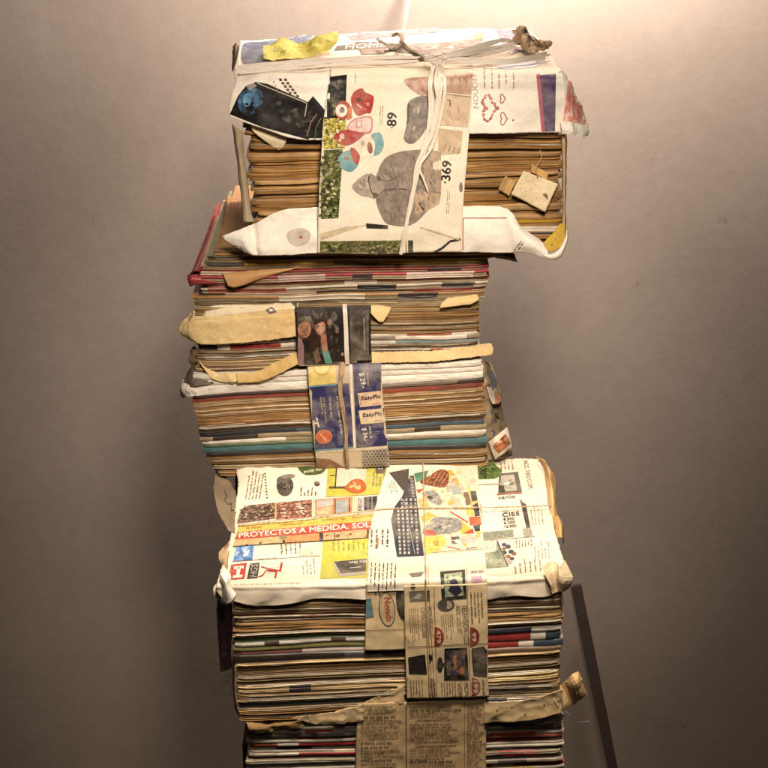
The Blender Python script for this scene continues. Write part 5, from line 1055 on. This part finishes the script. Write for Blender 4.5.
# tape, knot and twine on the top bundle
def rib(pts, w, seed, crimp=.0012): return ribbon(A, 'x', pts, [v*.5 for v in w], plasticm, 14, 14, crimp*1.3, seed, make=False)
TT = lambda x, y, up: TA(x, y, up)
parts = [rib([TT(238, 72, .002), TT(290, 67, .004), TT(350, 63, .005), TT(400, 61, .006), TT(436, 59, .008)], [.009, .010, .010, .008, .006], 1),
         rib([TT(242, 66, .004), TT(300, 62, .006), TT(360, 58, .006), TT(410, 57, .008), TT(436, 58, .010)], [.006, .008, .008, .006, .006], 2),
         rib([TT(436, 59, .010), TT(460, 57, .009), TT(490, 53, .008), TT(512, 46, .012), TT(505, 40, .016), TT(480, 47, .014), TT(455, 54, .012), TT(436, 58, .011)], [.006, .007, .008, .008, .006, .007, .006, .005], 3),
         rib([TT(436, 60, .009), TT(470, 62, .006), TT(510, 62, .005), TT(545, 57, .004)], [.006, .008, .009, .008], 4),
         rib([TT(430, 60, .010), TT(415, 52, .012), TT(400, 46, .010), TT(386, 44, .008), TT(378, 40, .008)], [.005, .005, .004, .004, .003], 5)]
rnd = random.Random(6)
def strand(pts, w, seed):
    return rib([p+Vector((rnd.uniform(-.003, .003), rnd.uniform(-.002, .002), rnd.uniform(0, .002))) for p in pts], w, seed)
parts += [strand([TT(240, 69, .003), TT(300, 65, .005), TT(360, 61, .006), TT(436, 59, .008)], [.006, .006, .005, .004], 20+q) for q in range(3)]
parts += [strand([TT(436, 59, .010), TT(462, 56, .010), TT(495, 50, .009), TT(511, 44, .013), TT(500, 42, .014), TT(470, 50, .012), TT(438, 58, .011)], [.004, .005, .005, .005, .004, .004, .004], 30+q) for q in range(2)]
parts += [strand([TT(436, 60, .009), TT(475, 61, .006), TT(515, 61, .005), TT(548, 55, .004)], [.005, .006, .006, .004], 40+q) for q in range(2)]
join_parts(A, 'plastic_tape', parts, plasticm)
vp = [rib([TT(436, 58, .010), at(438, 70, .158), at(439, 84, .149), at(438, 105, .1485), at(431, 135, .1475), at(420, 165, .146), at(412, 200, .146), at(405, 230, .148), at(401, 254, .153)], [.007, .009, .009, .008, .006, .006, .005, .006, .007], 6),
      rib([TT(434, 59, .011), at(432, 72, .157), at(430, 86, .148), at(430, 110, .1475), at(426, 140, .1465), at(417, 165, .145), at(414, 178, .145)], [.005, .007, .007, .006, .005, .004, .004], 7),
      rib([TT(438, 58, .010), at(443, 72, .158), at(445, 86, .1485), at(442, 110, .148), at(433, 145, .147), at(420, 166, .145), at(424, 180, .146), at(428, 192, .148)], [.004, .005, .005, .005, .004, .004, .004, .002], 8)]
vp += [strand([TT(436, 58, .010), at(438, 72, .156), at(439, 86, .1475), at(437, 110, .147), at(429, 138, .1465), at(419, 166, .145), at(411, 205, .145), at(403, 232, .147), at(401, 254, .152)], [.005, .006, .006, .005, .005, .004, .004, .004, .005], 50+q) for q in range(3)]
join_parts(A, 'plastic_tape', vp, plasticm)
tube(A, 'knot', [TT(426, 60, .012), TT(432, 56, .017), TT(440, 56, .018), TT(445, 60, .014), TT(440, 63, .012), TT(432, 62, .013), TT(428, 58, .016)], .0017, plasticm, 8, 8, 3, 5, .0012, .8)
strp = plain('dry_raffia', '#7d6d5a', .75, 200, .6)
rp = [ribbon(A, 'x', [TT(398, 46, .008), TT(402, 40, .012), at(404, 30, .40), at(406, 15, .52), at(408, 0, .64), at(409, -25, .712)], [.004, .004, .0035, .004, .005, .005], strp, 10, 6, .0008, 9, make=False),
      ribbon(A, 'x', [TT(386, 44, .010), TT(393, 49, .012), TT(402, 44, .014), TT(408, 50, .011), TT(420, 57, .010), TT(430, 60, .012)], [.003, .0035, .004, .004, .004, .003], strp, 10, 6, .0008, 10, make=False),
      ribbon(A, 'x', [TT(392, 36, .010), TT(398, 34, .012), TT(402, 40, .013), TT(398, 48, .012), TT(384, 52, .008)], [.003, .0035, .004, .003, .003], strp, 10, 6, .0008, 11, make=False)]
join_parts(A, 'raffia_cord', rp, strp)
# rolled edge at the back left of the top
s = Sheet(A, 'rolled_edge', [PY([(233, 46, .36), (237, 42, .35), (243, 46, .345), (245, 56, .34)]), PY([(232, 58, .30), (236, 53, .295), (241, 58, .29), (243, 66, .285)]), PY([(232, 72, .25), (235, 67, .245), (239, 70, .24), (240, 76, .235)])], paper('#7d6c58', '#3a2c22', .6), 18, 20, .0007, 60, .0006, 92, .001); s.done()

# ------------------------------------------------------------------ scraps lying on the bundles
def scrap(name, pts4, Y, mat, label, cat, seed, curl=.003, grp=None):
    (a, b, c, d) = pts4
    m = lambda p, q, t: (p[0]+(q[0]-p[0])*t, p[1]+(q[1]-p[1])*t)
    rows = []
    for v in (0, .5, 1):
        l, r = m(a, d, v), m(b, c, v)
        rows.append([at(*m(l, r, u), Y-curl*(abs(u-.5)*2)**2-curl*.5*v) for u in (0, .5, 1)])
    cen = rows[1][1]; o = thing(name, tuple(cen), label, cat, grp)
    sh = Sheet(o, 'paper_piece', rows, mat, 22, 18, .0006, 70, .0006, seed, .001)
    return o, sh
o, s = scrap('paper_scrap', ((524, 171), (558, 184), (545, 212), (511, 194)), .166, paper('#dcc9a4', '#b0925f', .4), 'largest pale torn square of paper stuck to the brown newspaper edges', 'paper scrap', 93)
s.ell(546, 195, 2.6, 1.2, '#6a5238', 2, rot=40); s.stroke([(543, 194), (548, 199)], 1, '#6a5238', 2)
for i in range(26): s.ell(random.uniform(520, 548), random.uniform(180, 202), .5, .45, '#b39a6c', 2, n=6)
s.done()
o, s = scrap('paper_scrap', ((506, 176), (516, 182), (509, 196), (498, 189)), .169, paper('#b3925f', '#7d5c33', .4), 'small tan scrap just left of the large pale square', 'paper scrap', 94); s.done()
o, s = scrap('paper_scrap', ((532, 164), (548, 173), (547, 180), (531, 172)), .170, paper('#c29a5e', '#8a643a', .4), 'narrow ochre scrap peeking out above the large pale square', 'paper scrap', 95); s.done()
zy = zA
yo = thing('yellow_paper', tuple(TA(300, 46, .002)), 'crumpled yellow paper sheet lying on the back left of the topmost bundle', 'paper')
s = Sheet(yo, 'paper_piece', [[TA(263, 43, .010), TA(285, 39, .013), TA(300, 44, .008), TA(320, 36, .016), TA(338, 30, .018)], [TA(263, 51, .008), TA(285, 49, .008), TA(300, 51, .005), TA(320, 46, .010), TA(338, 40, .012)], [TA(264, 59, .003), TA(285, 58, .004), TA(300, 57, .003), TA(318, 54, .004), TA(330, 50, .005)]], paper('#cfc46a', '#b5a436', .6), 26, 12, .0018, 60, .0012, 96, .004, flat=True)
s.clutter([(266, 45), (300, 46), (335, 33), (330, 48), (300, 55), (268, 57)], ['#b5ad2c', '#a8b04a', '#d8d0a0', '#c9bd4a'], 60, 5, 2, 2.5); s.done()
cp = thing('crumpled_paper', tuple(TA(530, 44, .002)), 'crumpled beige paper twist with dark stains on the back right of the topmost bundle', 'paper')
s = Sheet(cp, 'paper_piece', [[TA(511, 30, .012), TA(522, 27, .020), TA(530, 33, .010), TA(540, 40, .014), TA(551, 40, .022)], [TA(514, 38, .008), TA(524, 37, .016), TA(532, 41, .008), TA(541, 45, .012), TA(552, 44, .018)], [TA(520, 48, .002), TA(528, 50, .008), TA(535, 51, .005), TA(543, 51, .008), TA(549, 49, .010)]], paper('#b59f80', '#6a5238', .6), 18, 12, .004, 70, .001, 97, .007, flat=True)
s.ell(524, 31, 2.6, 2.0, '#3a2c22', 2); s.ell(533, 40, 1.8, 1.6, '#3a2c22', 2); s.stroke([(524, 31), (529, 37), (533, 41)], 1.2, '#4a3828', 2); s.done()

# cobwebs and loose fibres
fib = plain('dust_fibre', '#5c544c', .9, 300, .2)
cw = thing('cobweb', tuple(at(222, 480, .2)), 'wispy grey cobweb threads hanging off the left side of the pile', 'cobweb')
rnd = random.Random(21)
for (cx_, cy_, YY, n_) in ((222, 452, .21, 7), (214, 485, .19, 6), (224, 672, .02, 8), (222, 690, .03, 6)):
    fv_, ff_ = [], []
    for i in range(n_):
        p = [at(cx_+rnd.uniform(-14, 12), cy_+rnd.uniform(-12, 12), YY+rnd.uniform(-.01, .01)) for _ in range(4)]
        p[0] = at(cx_+rnd.uniform(6, 13), cy_+rnd.uniform(-10, 10), YY)
        tot = 24
        base = len(fv_)
        for k in range(tot+1):
            q = cr(p, k/tot)
            for d in ((.00006, 0, .0), (-.00005, .00005, .00005), (0, -.00005, -.00006)): fv_.append(q+Vector(d))
        for k in range(tot):
            for d in range(3):
                d2 = (d+1) % 3; ff_.append((base+k*3+d, base+k*3+d2, base+k*3+3+d2, base+k*3+3+d))
    link('thread', fv_, ff_, [fib], None, cw)
ft = tag(tube(None, 'loose_thread', PY([(565, 711, -.002), (571, 716, -.006), (578, 722, -.002), (590, 721, .0)]), .0004, plain('blue_thread', '#6a7078', .8), 6, 10, 1), 'fine bluish thread dangling beside the knotted paper corner low on the right', 'thread')
ft2 = tag(tube(None, 'hair_fibre', PY([(538, 178, .164), (536, 168, .160), (541, 158, .162), (540, 150, .166)]), .0003, plain('pale_fibre', '#c9a878', .8), 6, 10, 1), 'pale hair-thin fibre curling up above the torn paper squares', 'thread')

# dim wooden slat leaning on the wall at the right
ws = thing('wooden_slat', tuple(at(585, 640, .36)), 'dim brown wooden slat leaning on the dark wall at the lower right edge', 'slat')
a = at(576, 585, .70); b_1 = at(592, 665, .672); wv_ = []
ax_ = (b_1-a).normalized(); sx_ = Vector((1, 0, 0)); sx_ = (sx_-ax_*sx_.dot(ax_)).normalized(); nn_ = ax_.cross(sx_).normalized()
b_1 = a+ax_*((a.z-FLOOR-.004)/-ax_.z)
rows_ = 30
for k in range(rows_+1):
    c = a+(b_1-a)*(k/rows_); w_ = .0075*(1+.12*noise.noise(c*30)); t2 = .004
    for u, v in ((-1, -1), (1, -1), (1, 1), (-1, 1)): wv_.append(c+sx_*u*w_+nn_*v*t2)
wf_ = [(0, 1, 2, 3), tuple(rows_*4+i for i in (3, 2, 1, 0))]
for k in range(rows_):
    for i in range(4): j = (i+1) % 4; wf_.append((k*4+i, (k+1)*4+i, (k+1)*4+j, k*4+j))
link('slat_board', wv_, wf_, [plain('old_wood', '#30231a', .7, 60, .5)], None, ws, smooth=False)

# ------------------------------------------------------------------ light
def area(name, loc, target, size, power, col):
    l = bpy.data.lights.new(name, 'AREA'); l.shape = 'DISK'; l.size = size; l.energy = power; l.color = col
    o = bpy.data.objects.new(name, l); COL.objects.link(o); o.location = loc
    o.rotation_euler = (Vector(target)-Vector(loc)).to_track_quat('-Z', 'Y').to_euler(); return o
def spot(name, loc, target, deg, blend, soft, power, col):
    l = bpy.data.lights.new(name, 'SPOT'); l.energy = power; l.color = col; l.spot_size = math.radians(deg); l.spot_blend = blend; l.shadow_soft_size = soft
    o = bpy.data.objects.new(name, l); COL.objects.link(o); o.location = loc
    o.rotation_euler = (Vector(target)-Vector(loc)).to_track_quat('-Z', 'Y').to_euler(); return o
spot('front_lamp', (.08, -.60, 1.10), (.0, .17, .46), 41, 1, .09, 52, (1, .87, .73))
spot('overhead_lamp', (.06, -.31, 1.17), (0, -.03, .15), 37, .6, .07, 54, (1, .87, .73))
area('wall_wash_light', (.20, .57, 1.13), (.16, .72, 1.04), .20, 43, (1, .88, .79))  # added light without a fixture, put in to brighten the upper wall
w = bpy.data.worlds.new('World'); scene.world = w; w.use_nodes = True
w.node_tree.nodes['Background'].inputs['Color'].default_value = (1, .88, .76, 1); w.node_tree.nodes['Background'].inputs['Strength'].default_value = .007
scene.view_settings.view_transform = 'Standard'; scene.view_settings.look = 'None'; scene.view_settings.exposure = .3; scene.view_settings.gamma = 1
